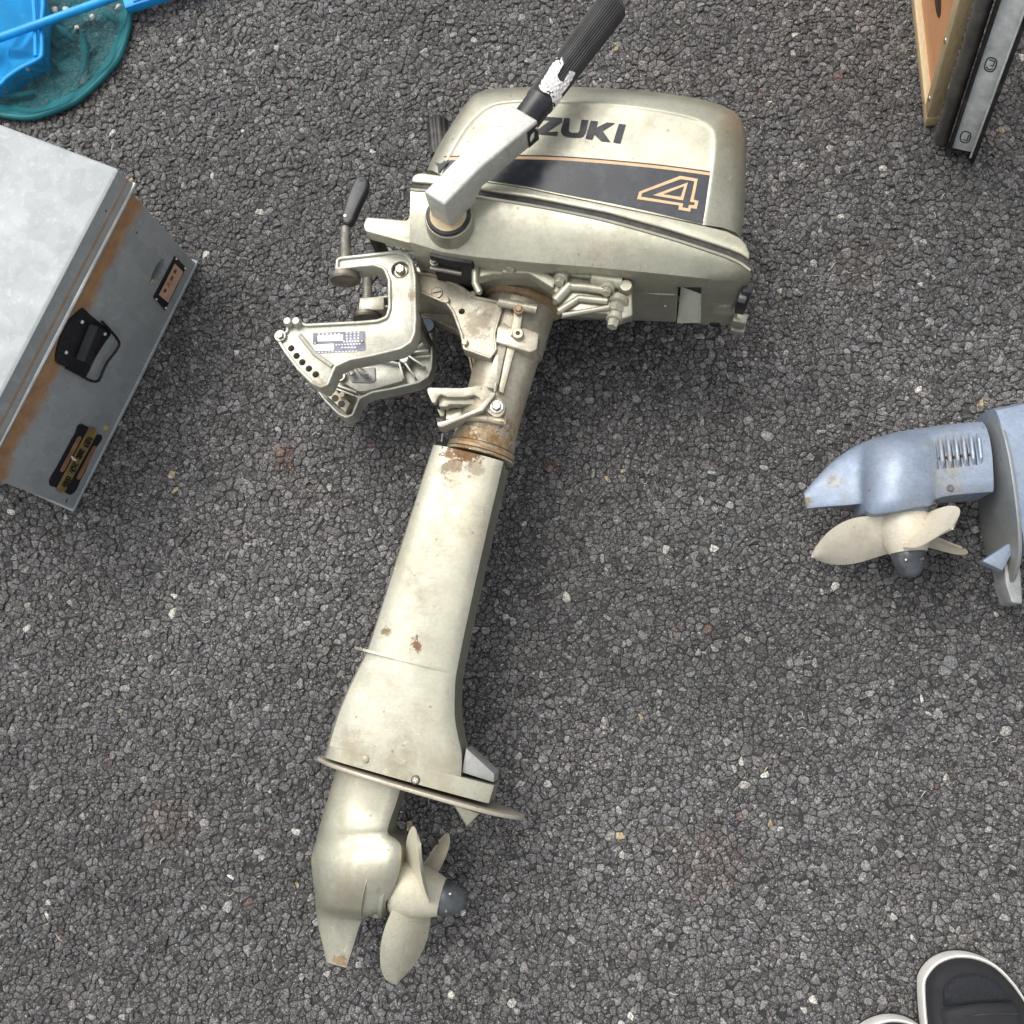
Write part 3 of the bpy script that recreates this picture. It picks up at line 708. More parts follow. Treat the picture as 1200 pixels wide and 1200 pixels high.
q = [W(x, y, .146) for x, y in c7([(520, 545), (720, 560), (955, 600)])]; obj('pin', tube(q, .0042, 14), m_castd, lv)
q = [W(x, y, .158) for x, y in c7([(845, 180), (832, 270)])]; obj('cotter', tube(q, .0018, 8), m_steel, lv)
q = [W(x, y, .08) for x, y in c7([(270, 720), (255, 810)])]; obj('cotter', tube(q, .0016, 8), m_steel, lv)

# --- clamp brackets
c3 = cr(310, 200, .25)
cbp = c3([(333, 415), (350, 402), (480, 388), (620, 372), (668, 384), (695, 420), (710, 500), (712, 700), (708, 760), (690, 805), (640, 838), (500, 872), (400, 890), (335, 920), (300, 1005), (262, 1020), (220, 1000), (150, 930), (90, 850), (50, 785), (56, 757), (98, 752), (103, 710), (130, 700), (178, 706), (190, 716), (460, 702), (530, 695), (566, 680), (578, 640), (576, 510), (556, 462), (510, 446), (440, 452), (330, 466)])
cbw = xy(chamfer(cbp, 2.2), .187)
m_clamp = paint('clamp_paint', (.43, .42, .35), (.50, .495, .435), .3, .38, .28, chips=.5, mott=.16, bump=.1, spots=[(L(488, 345, .187, EO), .012, RUST3, .6), (L(375, 452, .187, EO), .014, RUST3, .5)])
near_b = obj('clamp_bracket', slab(cbw, .160, .1845, .0012, 2), m_clamp, eng, label='upper clamp bracket with the data plate')
zb = .1844
holes = c3([(125, 833), (150, 868), (177, 898), (208, 928), (240, 955)])
cuts = []
for h in holes:
    p = W(*h, zb); cuts.append(lathe(p-Vector((0, 0, .06)), p+Vector((0, 0, .02)), [(0, .0037), (1, .0037)], 18))
p = W(*c3([(636, 465)])[0], zb); cuts.append(lathe(p-Vector((0, 0, .009)), p+Vector((0, 0, .02)), [(0, .0098), (1, .0105)], 28))
cut(near_b, cuts)
obj('rim', wall(cbw, .0036, .176, .1872), m_clamp, near_b)
hexbolt('pivot_bolt', p-Vector((0, 0, .0075)), (0, 0, 1), .0056, .012, near_b, m_bolt, 1.35)
p = W(*c3([(74, 775)])[0], .187); hexbolt('bolt', p, (0, 0, 1), .0045, .005, near_b, m_steel)
for a in ((120, 722), (160, 722)):
    p = W(*c3([a])[0], .182); obj('lug', lathe(p, p+Vector((0, 0, .012)), [(0, .005), (.8, .005), (1, .0035)], 16), m_clamp, near_b)
# rib between holes and plate
q = [W(x, y, .1855) for x, y in c3([(165, 770), (235, 858), (318, 918)])]; obj('rib', tube(q, .0026, 10), m_clamp, near_b)
# data plate
cD = cr(355, 375, 85/1200); zd = .1844+.0008
dp = obj('data_plate', slab(xy(chamfer(cD([(165, 215), (1028, 182), (1030, 500), (165, 555)]), 1.2), zd), zb-.0005, zd), plain('plate_blue_black', (.09, .09, .13), .4, .2, .3, 80, .05, .3, (.5, .5, .5)), near_b)
pol = [[(240, 255), (665, 235), (665, 345), (240, 355)], [(170, 405), (510, 390), (510, 505), (170, 515)]]
for r_ in range(4):
    for k in range(4 if r_ < 3 else 6):
        x = 725+k*64 if r_ < 3 else 680+k*47; y = 212+r_*48-k*2
        pol.append([(x-14, y-14), (x+14, y-14), (x+14, y+14), (x-14, y+14)])
for k in range(6): x = 265+k*66; pol.append([(x-18, 222-k), (x+18, 220-k), (x+18, 240-k), (x-18, 242-k)])
for k in range(9): x = 555+k*48; pol.append([(x-15, 400-k*2), (x+15, 399-k*2), (x+13, 420-k*2), (x-15, 421-k*2)])
for k in range(5): x = 650+k*52; pol.append([(x-18, 445), (x+18, 443), (x+18, 465), (x-18, 467)])
for k in range(13): x = 210+k*56; pol.append([(x-17, 532-k*2.2), (x+17, 531-k*2.2), (x+17, 546-k*2.2), (x-17, 548-k*2.2)])
deco('plate_print', [cD(a) for a in pol], zd+.0004, m_white, dp)
for a in ((203, 385), (980, 350)):
    p = W(*cD([a])[0], zd); obj('plate_screw', lathe(p-Vector((0, 0, .001)), p+Vector((0, 0, .001)), [(0, .0022), (.6, .0022), (1, .0014)], 12), m_steeld, dp)
# far bracket with its ribs
far_b = obj('clamp_bracket', slab(cbw, .046, .051, .0008, 1), m_clamp, eng, label='lower clamp bracket with fan shaped ribs')
zf = .070
obj('bracket_floor', slab(xy(chamfer(cr(370, 380, .13333)([(185, 480), (260, 400), (560, 330), (735, 365), (770, 495), (560, 555), (430, 590), (370, 590)]), 2), .062), .049, .062, .001), m_clamp, far_b)
obj('rim', wall(cbw, .0028, .050, .072), m_clamp, far_b)
cF = cr(370, 380, .13333)
for a, b, wdt in (((800, 265), (1000, 243), .0026), ((800, 275), (965, 385), .0026), ((770, 320), (880, 480), .0026), ((835, 200), (965, 105), .0026), ((740, 345), (780, 490), .0026), ((140, 530), (365, 610), .0026), ((190, 580), (350, 640), .0022), ((560, 320), (740, 360), .0030)):
    obj('rib', bar(W(*cF([a])[0], zf-.006), W(*cF([b])[0], zf-.006), wdt, .013, bev=.0006), m_clamp, far_b)
p = W(*cF([(775, 300)])[0], zf); obj('rib_hub', lathe(p-Vector((0, 0, .013)), p+Vector((0, 0, .0015)), [(0, .0065), (.9, .006), (1, .005)], 20), m_clamp, far_b)
q = cF([(60, 570), (130, 520), (300, 660), (360, 640), (270, 780)])
obj('hole_plate', slab(xy(cF([(40, 580), (110, 525), (300, 690), (260, 775)]), .0715), .058, .0705, .001), m_castd, far_b)
for a in ((120, 602), (170, 650), (226, 700)):
    p = W(*cF([a])[0], .0708); obj('hole', lathe(p-Vector((0, 0, .004)), p+Vector((0, 0, .0002)), [(0, .0042), (1, .0042)], 18), m_dark, far_b)
p = W(*cF([(240, 630)])[0], .07); obj('lug', lathe(p-Vector((0, 0, .01)), p+Vector((0, 0, .006)), [(0, .004), (1, .003)], 12), m_castd, far_b)
q = cF([(255, 400), (520, 370), (525, 490), (480, 510), (310, 505)])
obj('spring_tray', slab(xy(chamfer(q, 2), .066), .05, .064, .001), m_lid, far_b)
for pts in ([(270, 375), (300, 400), (325, 445)], [(360, 350), (395, 410), (440, 440), (460, 440)]):
    obj('spring', tube(crv([W(x, y, .072) for x, y in cF(pts)], 4), .0034, 10), m_steel, far_b)
p = W(*cF([(205, 450)])[0], .068); hexbolt('bolt', p, (0, 0, 1), .0055, .004, far_b, m_bolt)
obj('rod_end', lathe(W(*cF([(985, 20)])[0], .075), W(*cF([(980, 5)])[0], .098), [(0, .0085), (.9, .0085), (1, .0075)], 24), plain('blue_steel', (.22, .26, .32), .35, .7, .2), far_b)
# tie rods between the brackets
for a in ((636, 465), (690, 640)):
    p = W(*c3([a])[0], zb); obj('tie_rod', tube([(p.x, p.y, .052), (p.x, p.y, .175)], .0058, 14), m_steeld, eng)
# clamp screws with paddle handles and pads
def clamp_screw(z, black):
    s = W(*c3([(380, 262)])[0], .172); e = W(*c3([(378, 495)])[0], .172); s.z = e.z = z
    k = obj('clamp_screw', lathe(s, e, [(0, .0042), (.05, .0055), (1, .0055)], 24, ribs=0), m_steeld, eng)
    obj('thread', lathe(s.lerp(e, .15), s.lerp(e, .95), [(i/40, .0056+(.0007 if i % 2 else 0)) for i in range(41)], 20), m_steel, k)
    dd = (e-s).normalized()
    obj('screw_pad', lathe(e-dd*.004, e+dd*.006, [(0, .008), (.3, .0165), (.75, .0175), (1, .0165)], 40), m_steeld, k)
    pdl = [(358, 215), (385, 120), (420, 40), (435, 22), (465, 20), (486, 40), (482, 80), (440, 170), (412, 235), (390, 252), (366, 245)]
    if black:
        hdl = obj('paddle_handle', slab(xy(chamfer(c3(pdl), 2), z+.006), z-.007, z+.006, .003, 3, both=True), m_blackp, k)
        p = W(*c3([(378, 212)])[0], z+.006); obj('rivet', lathe(p-Vector((0, 0, .001)), p+Vector((0, 0, .001)), [(0, .0022), (1, .0016)], 14), m_steel, hdl)
        p = W(*c3([(452, 40)])[0], z+.006); obj('rivet', lathe(p-Vector((0, 0, .001)), p+Vector((0, 0, .0006)), [(0, .0028), (1, .0024)], 14), m_rubber, hdl)
clamp_screw(.172, True); clamp_screw(.060, False)
q = c3([(445, 595), (560, 590), (560, 650), (450, 655)])
obj('screw_nut', slab(xy(chamfer(q, 1.5), .075), .05, .075, .0015), m_cast, eng)

# --- drive shaft housing
PS = [(0, 0), (.004, .30), (.014, .55), (.04, .72), (.11, .83), (.24, .91), (.42, .965), (.60, .995), (.75, 1.0), (.88, .98), (.965, .945), (1, .90)]
def foil(Lp, Rp, T, zc, prof=PS, zl=.55):
    A = W(*Lp, zc+T*(zl if prof is PS else .42)); B = W(*Rp, zc+T*prof[-1][1])
    r = []
    for s, t in prof: q = A.lerp(B, s); r.append(Vector((q.x, q.y, zc+T*t)))
    for s, t in reversed(prof[1:]): q = A.lerp(B, s); r.append(Vector((q.x, q.y, zc-T*t)))
    return r
def foil_loft(st, n=4, prof=PS):
    p = crv([(a[0], a[1], b[0]) for a, b, T, z in st], n); q = crv([(b[1], T*1000, z*1000) for a, b, T, z in st], n)
    return loft([foil((u.x, u.y), (u.z, v.x), v.y/1000, v.z/1000, prof) for u, v in zip(p, q)])
leg_st = [((506,522),(590,541),.0345,.110), ((480,602),(570,625),.035,.1075), ((455,680),(552,706),.035,.1045), ((430,757),(535.5,785),.035,.1015), ((418,782),(533,812),.0352,.1005), ((405,808),(533,840),.0356,.0995), ((396,828),(536.5,862),.036,.0987), ((389,847),(541,884),.0365,.098), ((381.5,872),(540,911),.037,.0972)]
leg = obj('drive_housing', foil_loft(leg_st), m_leg, eng, 36)
st2 = [((383.5,866.5),(579,920.5),.0374,.0974), ((377,886),(572.5,941.5),.0376,.0968)]
obj('extension_plate', foil_loft(st2, 1), m_leg, eng, 36)
q = xy([(546,876),(556,885.5),(579.5,907),(578.5,917),(541,905)], .126)
obj('trailing_insert', slab(q, .070, .126, .001), m_lid, eng)
# spray rib round the leading edge
Ls, Rs, Ts, zs_ = (428, 762), (535, 789), .035, .1013
A = W(*Ls, zs_); B = W(*Rs, zs_+.03); B.z = A.z; rgo = [(-.115, .0015), (-.10, .004), (-.06, .0075), (0, .0115), (.04, .0205)]
for s_, t_ in PS[3:]:
    rgo.append((s_, Ts*t_+.0062*max(0, (.93-s_))**.7))
dirb = (B-A); up_ = [A+dirb*a+Vector((0, 0, h)) for a, h in rgo]; out = up_+[Vector((p.x, p.y, 2*zs_-p.z)) for p in up_[::-1]]
vn = Vector((-dirb.y, dirb.x, 0)).normalized()
obj('spray_rib', loft([[p-vn*.0014 for p in out], [p+vn*.0014 for p in out]]), m_leg, eng)
p = W(487, 914, .1342); 
scw = obj('cross_screw', lathe(p-Vector((0, 0, .003)), p+Vector((0, 0, .0022)), [(0, .005), (.6, .005), (1, .0035)], 20), m_steeld, eng)
for an in (.4, .4+math.pi/2): obj('slot', obox(p+Vector((0, 0, .0022)), (Vector((math.cos(an), math.sin(an), 0)), Vector((-math.sin(an), math.cos(an), 0)), Vector((0, 0, 1))), (.0024, .0005, .0004)), m_white, scw)
for x, y in ((468, 904), (536, 923), (428, 890)):
    p = W(x, y, .1338); obj('plug', lathe(p-Vector((0, 0, .002)), p+Vector((0, 0, -.0006)), [(0, .0036), (.9, .0036), (1, .0033)], 20), m_leg, eng)
# anti-ventilation plate
pa, pbb = W(375, 888.5, .0965), W(614.5, 958.5, .0965); pd = (pbb-pa); pdn = pd.normalized(); pv = Vector((-pdn.y, pdn.x, 0))
hw_ = [(0, .010), (.04, .022), (.12, .036), (.3, .0465), (.55, .049), (.75, .046), (.87, .038), (.95, .024), (.985, .013), (1, .004)]
hwd = [tuple(q)[:2] for q in crv([(a, b, 0) for a, b in hw_], 3)]
out = [pa+pd*t+Vector((0, 0, h)) for t, h in hwd]+[pa+pd*t-Vector((0, 0, h)) for t, h in hwd[::-1]]
pl = loft([[p-pv*.0022 for p in out], [p+pv*.0022 for p in out]]); bevel_edges(pl, [e for e in pl.edges if e.calc_face_angle(0) > .9], .0012, 2)
m_plate = paint('plate_paint', (.38, .345, .27), (.44, .405, .33), .35, .4, .5, chips=.6)
obj('ventilation_plate', pl, m_plate, eng)
q = xy([(530,942),(563,953),(547,969.5)], .100); obj('trim_fin', slab(q, .090, .100, .002), m_leg, eng)
# gear case
gs = [((393,896),(471,918),.0215,.0955), ((386,922),(465,939),.0218,.0948), ((379,945),(459,956),.0235,.094), ((372,966),(455,969),.0275,.093), ((369,979),(455,977),.0285,.0925), ((366.5,987),(466,985),.031,.092), ((364,995),(470,993),.0335,.092), ((360.5,1007),(470,1008),.0375,.0915), ((361,1022),(466,1028),.0385,.091), ((363,1035),(459,1046),.0365,.0905), ((365,1047),(450,1060),.0315,.090), ((366.5,1058),(440,1071),.0245,.0895), ((368.5,1068),(428,1076),.0145,.089), ((371,1082),(422,1083),.0078,.0885), ((377,1108),(413,1112),.0055,.0875), ((381.5,1127),(406,1134),.0042,.087)]
PG = [(0, 0), (.010, .14), (.03, .27), (.075, .44), (.16, .65), (.28, .83), (.42, .945), (.56, 1), (.72, 1), (.86, .985), (.96, .95), (1, .88)]
gc = obj('gear_case', foil_loft(gs, 4, PG), m_leg, eng, 36)
ha, hb_ = W(452, 1034.5, .091), W(518, 1051.5, .091); hd = hb_-ha
obj('bearing_ring', lathe(ha+hd*.0, ha+hd*.14, [(0, .0325), (.3, .0345), (.75, .0345), (1, .031)], 48), m_leg, gc)
obj('joint_seam', lathe(ha-hd*.24, ha-hd*.215, [(0, .0383), (.2, .0389), (.8, .0389), (1, .0383)], 64), m_leg, gc)
for x, y in ((467, 994), (445, 1069)):
    p = W(x, y, .095); hexbolt('bolt', p, hd, .0045, .006, gc)
# propeller
def propeller(root, ha, hb_, phis, Rp, mat, nutmat, pitch=(46, 20), nut_l=.026, hub=((.03, .026), (.12, .0285), (.5, .0275), (.85, .0225), (1, .0195)), hand=1, cw=.0125, skew=0.0, taper=.28):
    hd = hb_-ha; a = hd.normalized(); pr_ = obj('propeller', lathe(ha, hb_, list(hub), 48), mat, root)
    e1 = Vector((0, 0, 1)); e1 = (e1-a*e1.dot(a)).normalized(); e2 = a.cross(e1)
    nt_ = obj('propeller_nut', lathe(hb_, hb_+a*nut_l, [(0, .0178), (.12, .0182), (.5, .0158), (.85, .0100), (.97, .0052), (1, .001)], 36), nutmat, pr_)
    for sgn in (1, -1):
        q = hb_+a*nut_l*.35+(e1*.9+e2*sgn*.45).normalized()*.017
        obj('nut_pin', lathe(q, q+(q-hb_-a*nut_l*.35).normalized()*.003, [(0, .0018), (1, .0012)], 10), m_steel, nt_)
    mid_ = ha+hd*.48
    for ph in phis:
        rad = e1*math.sin(R(ph))+e2*math.cos(R(ph)); tan = a.cross(rad)*hand
        rgs = []
        N = 14
        for k in range(N):
            u = k/(N-1); r = .016+(Rp-.016)*u
            ch = (.024+cw*math.sin(min(1, u*1.25)*math.pi*.62))*(1 if u < .72 else math.sqrt(max(.012, 1-((u-.72)/.28)**2)))
            ch *= 1-taper*max(0, (u-.35)/.65)**2
            pt = R(pitch[0]+(pitch[1]-pitch[0])*u); dirc = tan*math.cos(pt)+a*math.sin(pt); nn = tan*-math.sin(pt)+a*math.cos(pt)
            th = .0052*(1-u)+.0016; c = mid_+rad*r+tan*(-.004*u)+dirc*skew*u*u
            sec = []
            for s in np.linspace(-1, 1, 9): sec.append(c+dirc*ch*s+nn*(th*(1-s*s)*.5+.0025*(1-s*s)))
            for s in np.linspace(1, -1, 9)[1:-1]: sec.append(c+dirc*ch*s-nn*(th*(1-s*s)*.5)+nn*.0025*(1-s*s))
            rgs.append(sec)
        obj('blade', loft(rgs), mat, pr_, 60)
    return pr_
propeller(eng, ha+hd*.14, hb_, (3, 126, 243), .0925, m_cream, m_nut)

# ------------------------------------------------------------------ galvanised tin chest
m_galv = M('galvanised_steel')
def build_galv(m):
    sp_ = m.vor(55, m.vec((1, 1, 1)), out='Color'); x = m.n('ShaderNodeSeparateColor'); m.set(x.inputs[0], sp_)
    col = m.mix(m.ramp(x.outputs[0], 0, 1), (.285, .306, .312), (.33, .35, .355))
    col = m.mix(m.ramp(m.noise(24, 8, .7), .35, .7, 0, .5), col, (.37, .388, .386))
    col = m.mix(m.ramp(m.noise(1, 4, .6, m.vec((150, 150, 45))), .545, .66, 0, .6), col, (.40, .415, .41))
    col = m.mix(m.ramp(m.noise(5, 5), .5, .75, 0, .35), col, (.25, .268, .268))
    col = m.mix(m.ramp(m.vor(28), .055, .03), col, (.06, .05, .04))
    m.p(Metallic=.12, Roughness=m.ramp(m.noise(30, 6), .3, .7, .42, .62))
    m.bump(m.math('ADD', m.noise(60, 4), m.noise(300, 3)), .10, .001)
    return col
galv_col = build_galv(m_galv)
B1, B2 = W(231, 310, 0), W(87.5, 597, 0)
bx = (B2-B1).normalized(); by = Vector((bx.y, -bx.x, 0))
if by.x > 0: by = -by                                  # into the box, away from the front
BL = (B2-B1).length; BD, BH, LH = .30, .2370, .037
BO = (B1+B2)/2+by*BD/2; BO.z = .001
chest = thing('tin_chest', 'galvanised grey tin chest with a flat lid, rust streaks and black handle', 'chest', BO)
def bp(u, v, z): return B1+bx*u+by*v+Vector((0, 0, z))
# rust that ran down the front from under the lid
dotf = m_galv.n('ShaderNodeSeparateXYZ'); m_galv.set(dotf.inputs[0], m_galv.tc)
zz_ = dotf.outputs[2]
wz = m_galv.math('ADD', zz_, m_galv.math('MULTIPLY', m_galv.math('SUBTRACT', m_galv.noise(30, 8, .72), .5), .055))
band1 = m_galv.math('MULTIPLY', m_galv.ramp(wz, .150, .172), m_galv.ramp(zz_, .2065, .2025))
line1 = m_galv.math('MULTIPLY', m_galv.ramp(zz_, .2105, .2125), m_galv.ramp(m_galv.math('ADD', zz_, m_galv.math('MULTIPLY', m_galv.noise(18, 4), .004)), .2192, .2168))
rm = m_galv.math('MAXIMUM', m_galv.math('MULTIPLY', band1, .9), m_galv.math('MULTIPLY', line1, .75))
rcol = m_galv.mix(m_galv.ramp(m_galv.noise(70, 7, .7), .3, .7), (.29, .135, .048), (.40, .225, .09))
m_galv.p(Base_Color=m_galv.mix(rm, galv_col, rcol), Metallic=m_galv.math('SUBTRACT', .12, m_galv.math('MULTIPLY', rm, .12)))
mg = m_galv.m
zl0 = BH-LH
body = obox(bp(BL/2, BD/2, (zl0+.006)/2+.0005), (bx, by, Vector((0, 0, 1))), (BL/2, BD/2, (zl0+.006)/2), .0025, 3)
body = obj('body', body, mg, chest)
hp_ = [bp(u, 0, z) for u, z in ((.118, .062), (.092, .0655), (.0835, .075), (.088, .083), (.1, .084), (.118, .078))]
OH = .0050
def quadp(u, v, z): return bp(u, v, z)
def lidring(o, z): return [quadp(-o, -o, z), quadp(BL+o, -o, z), quadp(BL+o, BD+o, z), quadp(-o, BD+o, z)]
lid_bm = loft([lidring(OH+.0012, zl0), lidring(OH+.0018, zl0+.004), lidring(OH, zl0+.0095), lidring(OH-.001, BH-.0015), lidring(OH-.0035, BH)])
bevel_edges(lid_bm, [e for e in lid_bm.edges if e.calc_face_angle(0) > .5 and abs((e.verts[0].co-e.verts[1].co).normalized().z) > .3], .003, 3)
lid = obj('lid', lid_bm, mg, chest)
obj('rolled_rim', tube([quadp(u, v, zl0+.002) for u, v in ((BL/2, -OH-.001), (-OH, -OH-.001), (-OH-.001, BD/2), (-OH-.001, BD+OH), (BL/2, BD+OH+.001), (BL+OH, BD+OH+.001), (BL+OH+.001, BD/2), (BL+OH+.001, -OH), (BL/2, -OH-.001))], .0032, 10), plain('rim_zinc', (.52, .53, .52), .28, .8, .15), lid)
obj('base_rim', tube([quadp(u, v, .0040) for u, v in ((BL/2, -.0012), (-.0012, -.0012), (-.0012, BD), (BL, BD), (BL+.0012, -.0012), (BL/2, -.0012))], .0028, 10), mg, body)
fn = -by
def onf(px, py, out=0.0): return on_plane(px, py, B1, fn)+fn*out
def fpoly(name, pts, out, mat, parent, thick=.0):
    q = [onf(x, y, out) for x, y in pts]
    if thick: return obj(name, loft([[p-fn*thick for p in q], q]), mat, parent)
    bm_ = bmesh.new(); f = bm_.faces.new([bm_.verts.new(p) for p in q]); f.normal_update()
    if f.normal.dot(fn) < 0: f.normal_flip()
    return obj(name, bm_, mat, parent, flat=True)
k1 = cr(0, 340, 240/1029)
# the torn hole in the front
kh = cr(0, 130, .2)
hole = [onf(x, y) for x, y in kh([(962, 870), (945, 868), (915, 905), (890, 960), (877, 1005), (905, 1000), (940, 960), (962, 905)])]
cut(body, [loft([[p+fn*.01 for p in hole], [p-fn*.02 for p in hole]])])
obj('hole_back', loft([[p-fn*.0198 for p in hole], [p-fn*.0190 for p in hole]]), plain('hole_dark', (.05, .047, .03), .8), body)
fpoly('bent_edge', kh([(878, 1008), (888, 985), (912, 982), (925, 1000), (908, 1003)]), .0025, plain('raw_tin', (.62, .58, .40), .35, .6), body, .002)
# drop handle: stamped plate with a wire bail
m_enam = plain('black_enamel', (.012, .013, .017), .22, .1, .3, 40, .1, .18, (.12, .10, .09))
plate = fpoly('handle_plate', crs(k1([(275, 355), (290, 260), (330, 165), (400, 95), (420, 95), (445, 120), (500, 165), (550, 210), (520, 260), (470, 340), (425, 430), (385, 420), (330, 385)]), 3, True), .0022, m_enam, body, .003)
gr_ = bmesh.new()
sect = []
for t in np.linspace(0, 1, 9):
    a_ = k1([(395+(t)*45, 130+(t)*65)])[0]
    sect.append(t)
g0, g1 = onf(*k1([(455, 170)])[0]), onf(*k1([(385, 345)])[0])
gdir = (g1-g0).normalized(); gside = gdir.cross(fn)
if gside.z > 0: gside = -gside
rows = []
for t in np.linspace(0, 1, 9):
    ang = math.pi*t; off = -.013*math.cos(ang)+.006
    pin = 1-.22*math.sin(math.pi*.5)*0
    rows.append([g0.lerp(g1, u)+gside*off*(1-.25*math.sin(math.pi*u)*(1 if t > .5 else -.2))+fn*(.003+.010*math.sin(ang)) for u in np.linspace(0, 1, 8)])
obj('grip_shell', loft(rows, cap=False, closed=False), m_enam, plate, 50)
bail = crv([onf(x, y, .006) for x, y in k1([(490, 150), (520, 180), (575, 250), (565, 290), (520, 350), (495, 400), (478, 440), (455, 450), (420, 440), (395, 425), (310, 380)])], 5)
obj('bail', tube(bail, .0017, 10), m_enam, plate)
for a in ((400, 155), (320, 308), (515, 215)):
    p = onf(*k1([a])[0], .003); obj('rivet', lathe(p, p+fn*.0018, [(0, .0022), (.5, .0021), (1, .0012)], 14), m_white, plate)
# small framed name plate
kp = cr(160, 280, 80/1067)
m_copper = plain('copper_card', (.56, .36, .255), .45, .05, .12, 50, .1, .25, (.3, .17, .1))
npl = fpoly('name_plate', kp([(590, 268), (755, 440), (435, 1105), (255, 905)]), .0018, plain('plate_black', (.02, .02, .022), .35, .2), body, .002)
fpoly('card', kp([(572, 375), (705, 505), (470, 990), (322, 862)]), .0024, m_copper, npl)
for a in ((600, 305), (738, 450), (290, 935), (435, 1070)):
    p = onf(*kp([a])[0], .0018); obj('rivet', lathe(p, p+fn*.0012, [(0, .0013), (1, .0009)], 10), m_white, npl)
def text_on(name, chars, spots, size, up, right, parent, mat, out):
    """characters set one by one on the front of the chest"""
    bm_ = bmesh.new()
    for ch, (px, py) in zip(chars, spots):
        cu = bpy.data.curves.new('glyph', 'FONT'); cu.body = ch; cu.size = 1; cu.align_x = 'CENTER'; cu.align_y = 'CENTER'; cu.resolution_u = 2
        to = bpy.data.objects.new('glyph', cu); COL.objects.link(to); bpy.context.view_layer.update()
        me = bpy.data.meshes.new_from_object(to.evaluated_get(bpy.context.evaluated_depsgraph_get()))
        bpy.data.objects.remove(to); bpy.data.curves.remove(cu)
        if not me.vertices: continue
        cs = [v.co.copy() for v in me.vertices]
        xs_ = sorted(c.x for c in cs); ys_ = sorted(c.y for c in cs); k_ = len(cs)//25; cx = (xs_[k_]+xs_[-1-k_])/2; cy = (ys_[k_]+ys_[-1-k_])/2
        c0 = onf(px, py, out); vs_ = [bm_.verts.new(c0+right*(c.x-cx)*size+up*(c.y-cy)*size) for c in cs]
        for sx_, sy_, so_2 in ((0, 0, 0), (.022, 0, .00004), (-.022, 0, .00008), (0, .022, .00012), (0, -.022, .00016)):
            vv_ = vs_ if not so_2 else [bm_.verts.new(v.co+right*sx_*size+up*sy_*size+fn*so_2) for v in vs_]
            for f in me.polygons:
                try: bm_.faces.new([vv_[i] for i in f.vertices])
                except ValueError: pass
        bpy.data.meshes.remove(me)
    if bm_.faces: return obj(name, bm_, mat, parent, flat=True)
uf = (onf(205, 306)-onf(187, 345)).normalized()         # reading direction of the little card
text_on('card_text', '長持二号'[:4], kp([(572, 495), (520, 605), (468, 697), (415, 800)]), .0066, Vector((0, 0, 1)), -bx, npl, plain('print_brown', (.10, .05, .03), .6), .0030)
# the clothes-chest plate with its four characters
kk = cr(40, 480, .1)
m_ink = plain('lacquer_black', (.012, .012, .017), .35, 0, .2)
cpl = fpoly('chest_plate', crs(kk([(545, 165), (500, 195), (478, 270), (430, 350), (385, 440), (330, 540), (275, 645), (225, 730), (175, 820), (185, 890), (245, 905), (310, 940), (385, 985), (430, 990), (490, 930), (530, 830), (590, 720), (640, 600), (700, 480), (740, 410), (785, 340), (775, 295), (735, 290), (690, 250), (600, 190)]), 2, True), .0014, m_ink, body, .0016)
m_goldp = plain('gold_lacquer', (.27, .205, .075), .42, .2, .25, 60, .1, .3, (.12, .09, .04))
fpoly('gold_strip', kk([(630, 195), (690, 210), (725, 255), (715, 290), (345, 955), (300, 968), (250, 935), (250, 900)]), .0020, m_goldp, cpl)
m_cop2 = plain('copper_inlay', (.30, .155, .085), .45, .2, .2, 60, .1, .2)
fpoly('copper_inlay', chamfer(kk([(530, 302), (490, 315), (285, 700), (300, 730), (335, 715), (540, 330)]), 1), .0020, m_cop2, cpl)
fpoly('copper_inlay', chamfer(kk([(708, 412), (672, 425), (480, 785), (490, 815), (530, 805), (715, 440)]), 1), .0020, m_cop2, cpl)
uk = (onf(106, 516)-onf(76, 569)).normalized(); rk = fn.cross(uk)*-1
ink2 = plain('ink', (.01, .01, .01), .6)
# characters stand upright on the strip, read from its lower end upwards
text_on('chest_text', '御衣裳函', kk([(362, 840), (440, 675), (520, 515), (608, 370)]), .0150, Vector((0, 0, 1)), -bx, cpl, ink2, .0026)
p0 = [onf(x, y, .0034) for x, y in kk([(412, 535), (428, 565), (462, 580)])]
obj('paint_fleck', tube(p0, [.0008, .0016, .0012], 6), m_white, cpl)
fpoly('scratch_mark', kk([(385, 1040), (392, 1045), (368, 1092), (358, 1090)]), .0008, m_ink, body)
lf = obj('dry_leaf', slab(xy(chamfer(kk([(795, 215), (830, 185), (875, 182), (878, 215), (850, 245), (815, 240)]), 1), .004), .0012, .0042, .0008), plain('leaf_yellow', (.50, .36, .14), .6), None)
lf.location = onf(124, 501.5, .0003)+Vector((0, 0, 0))
lf.rotation_euler = Vector((0, 0, 1)).rotation_difference(fn).to_euler(); lf.location += fn*-.0010
tag(lf, 'tiny yellow leaf fragment stuck to the front of the tin chest', 'leaf')

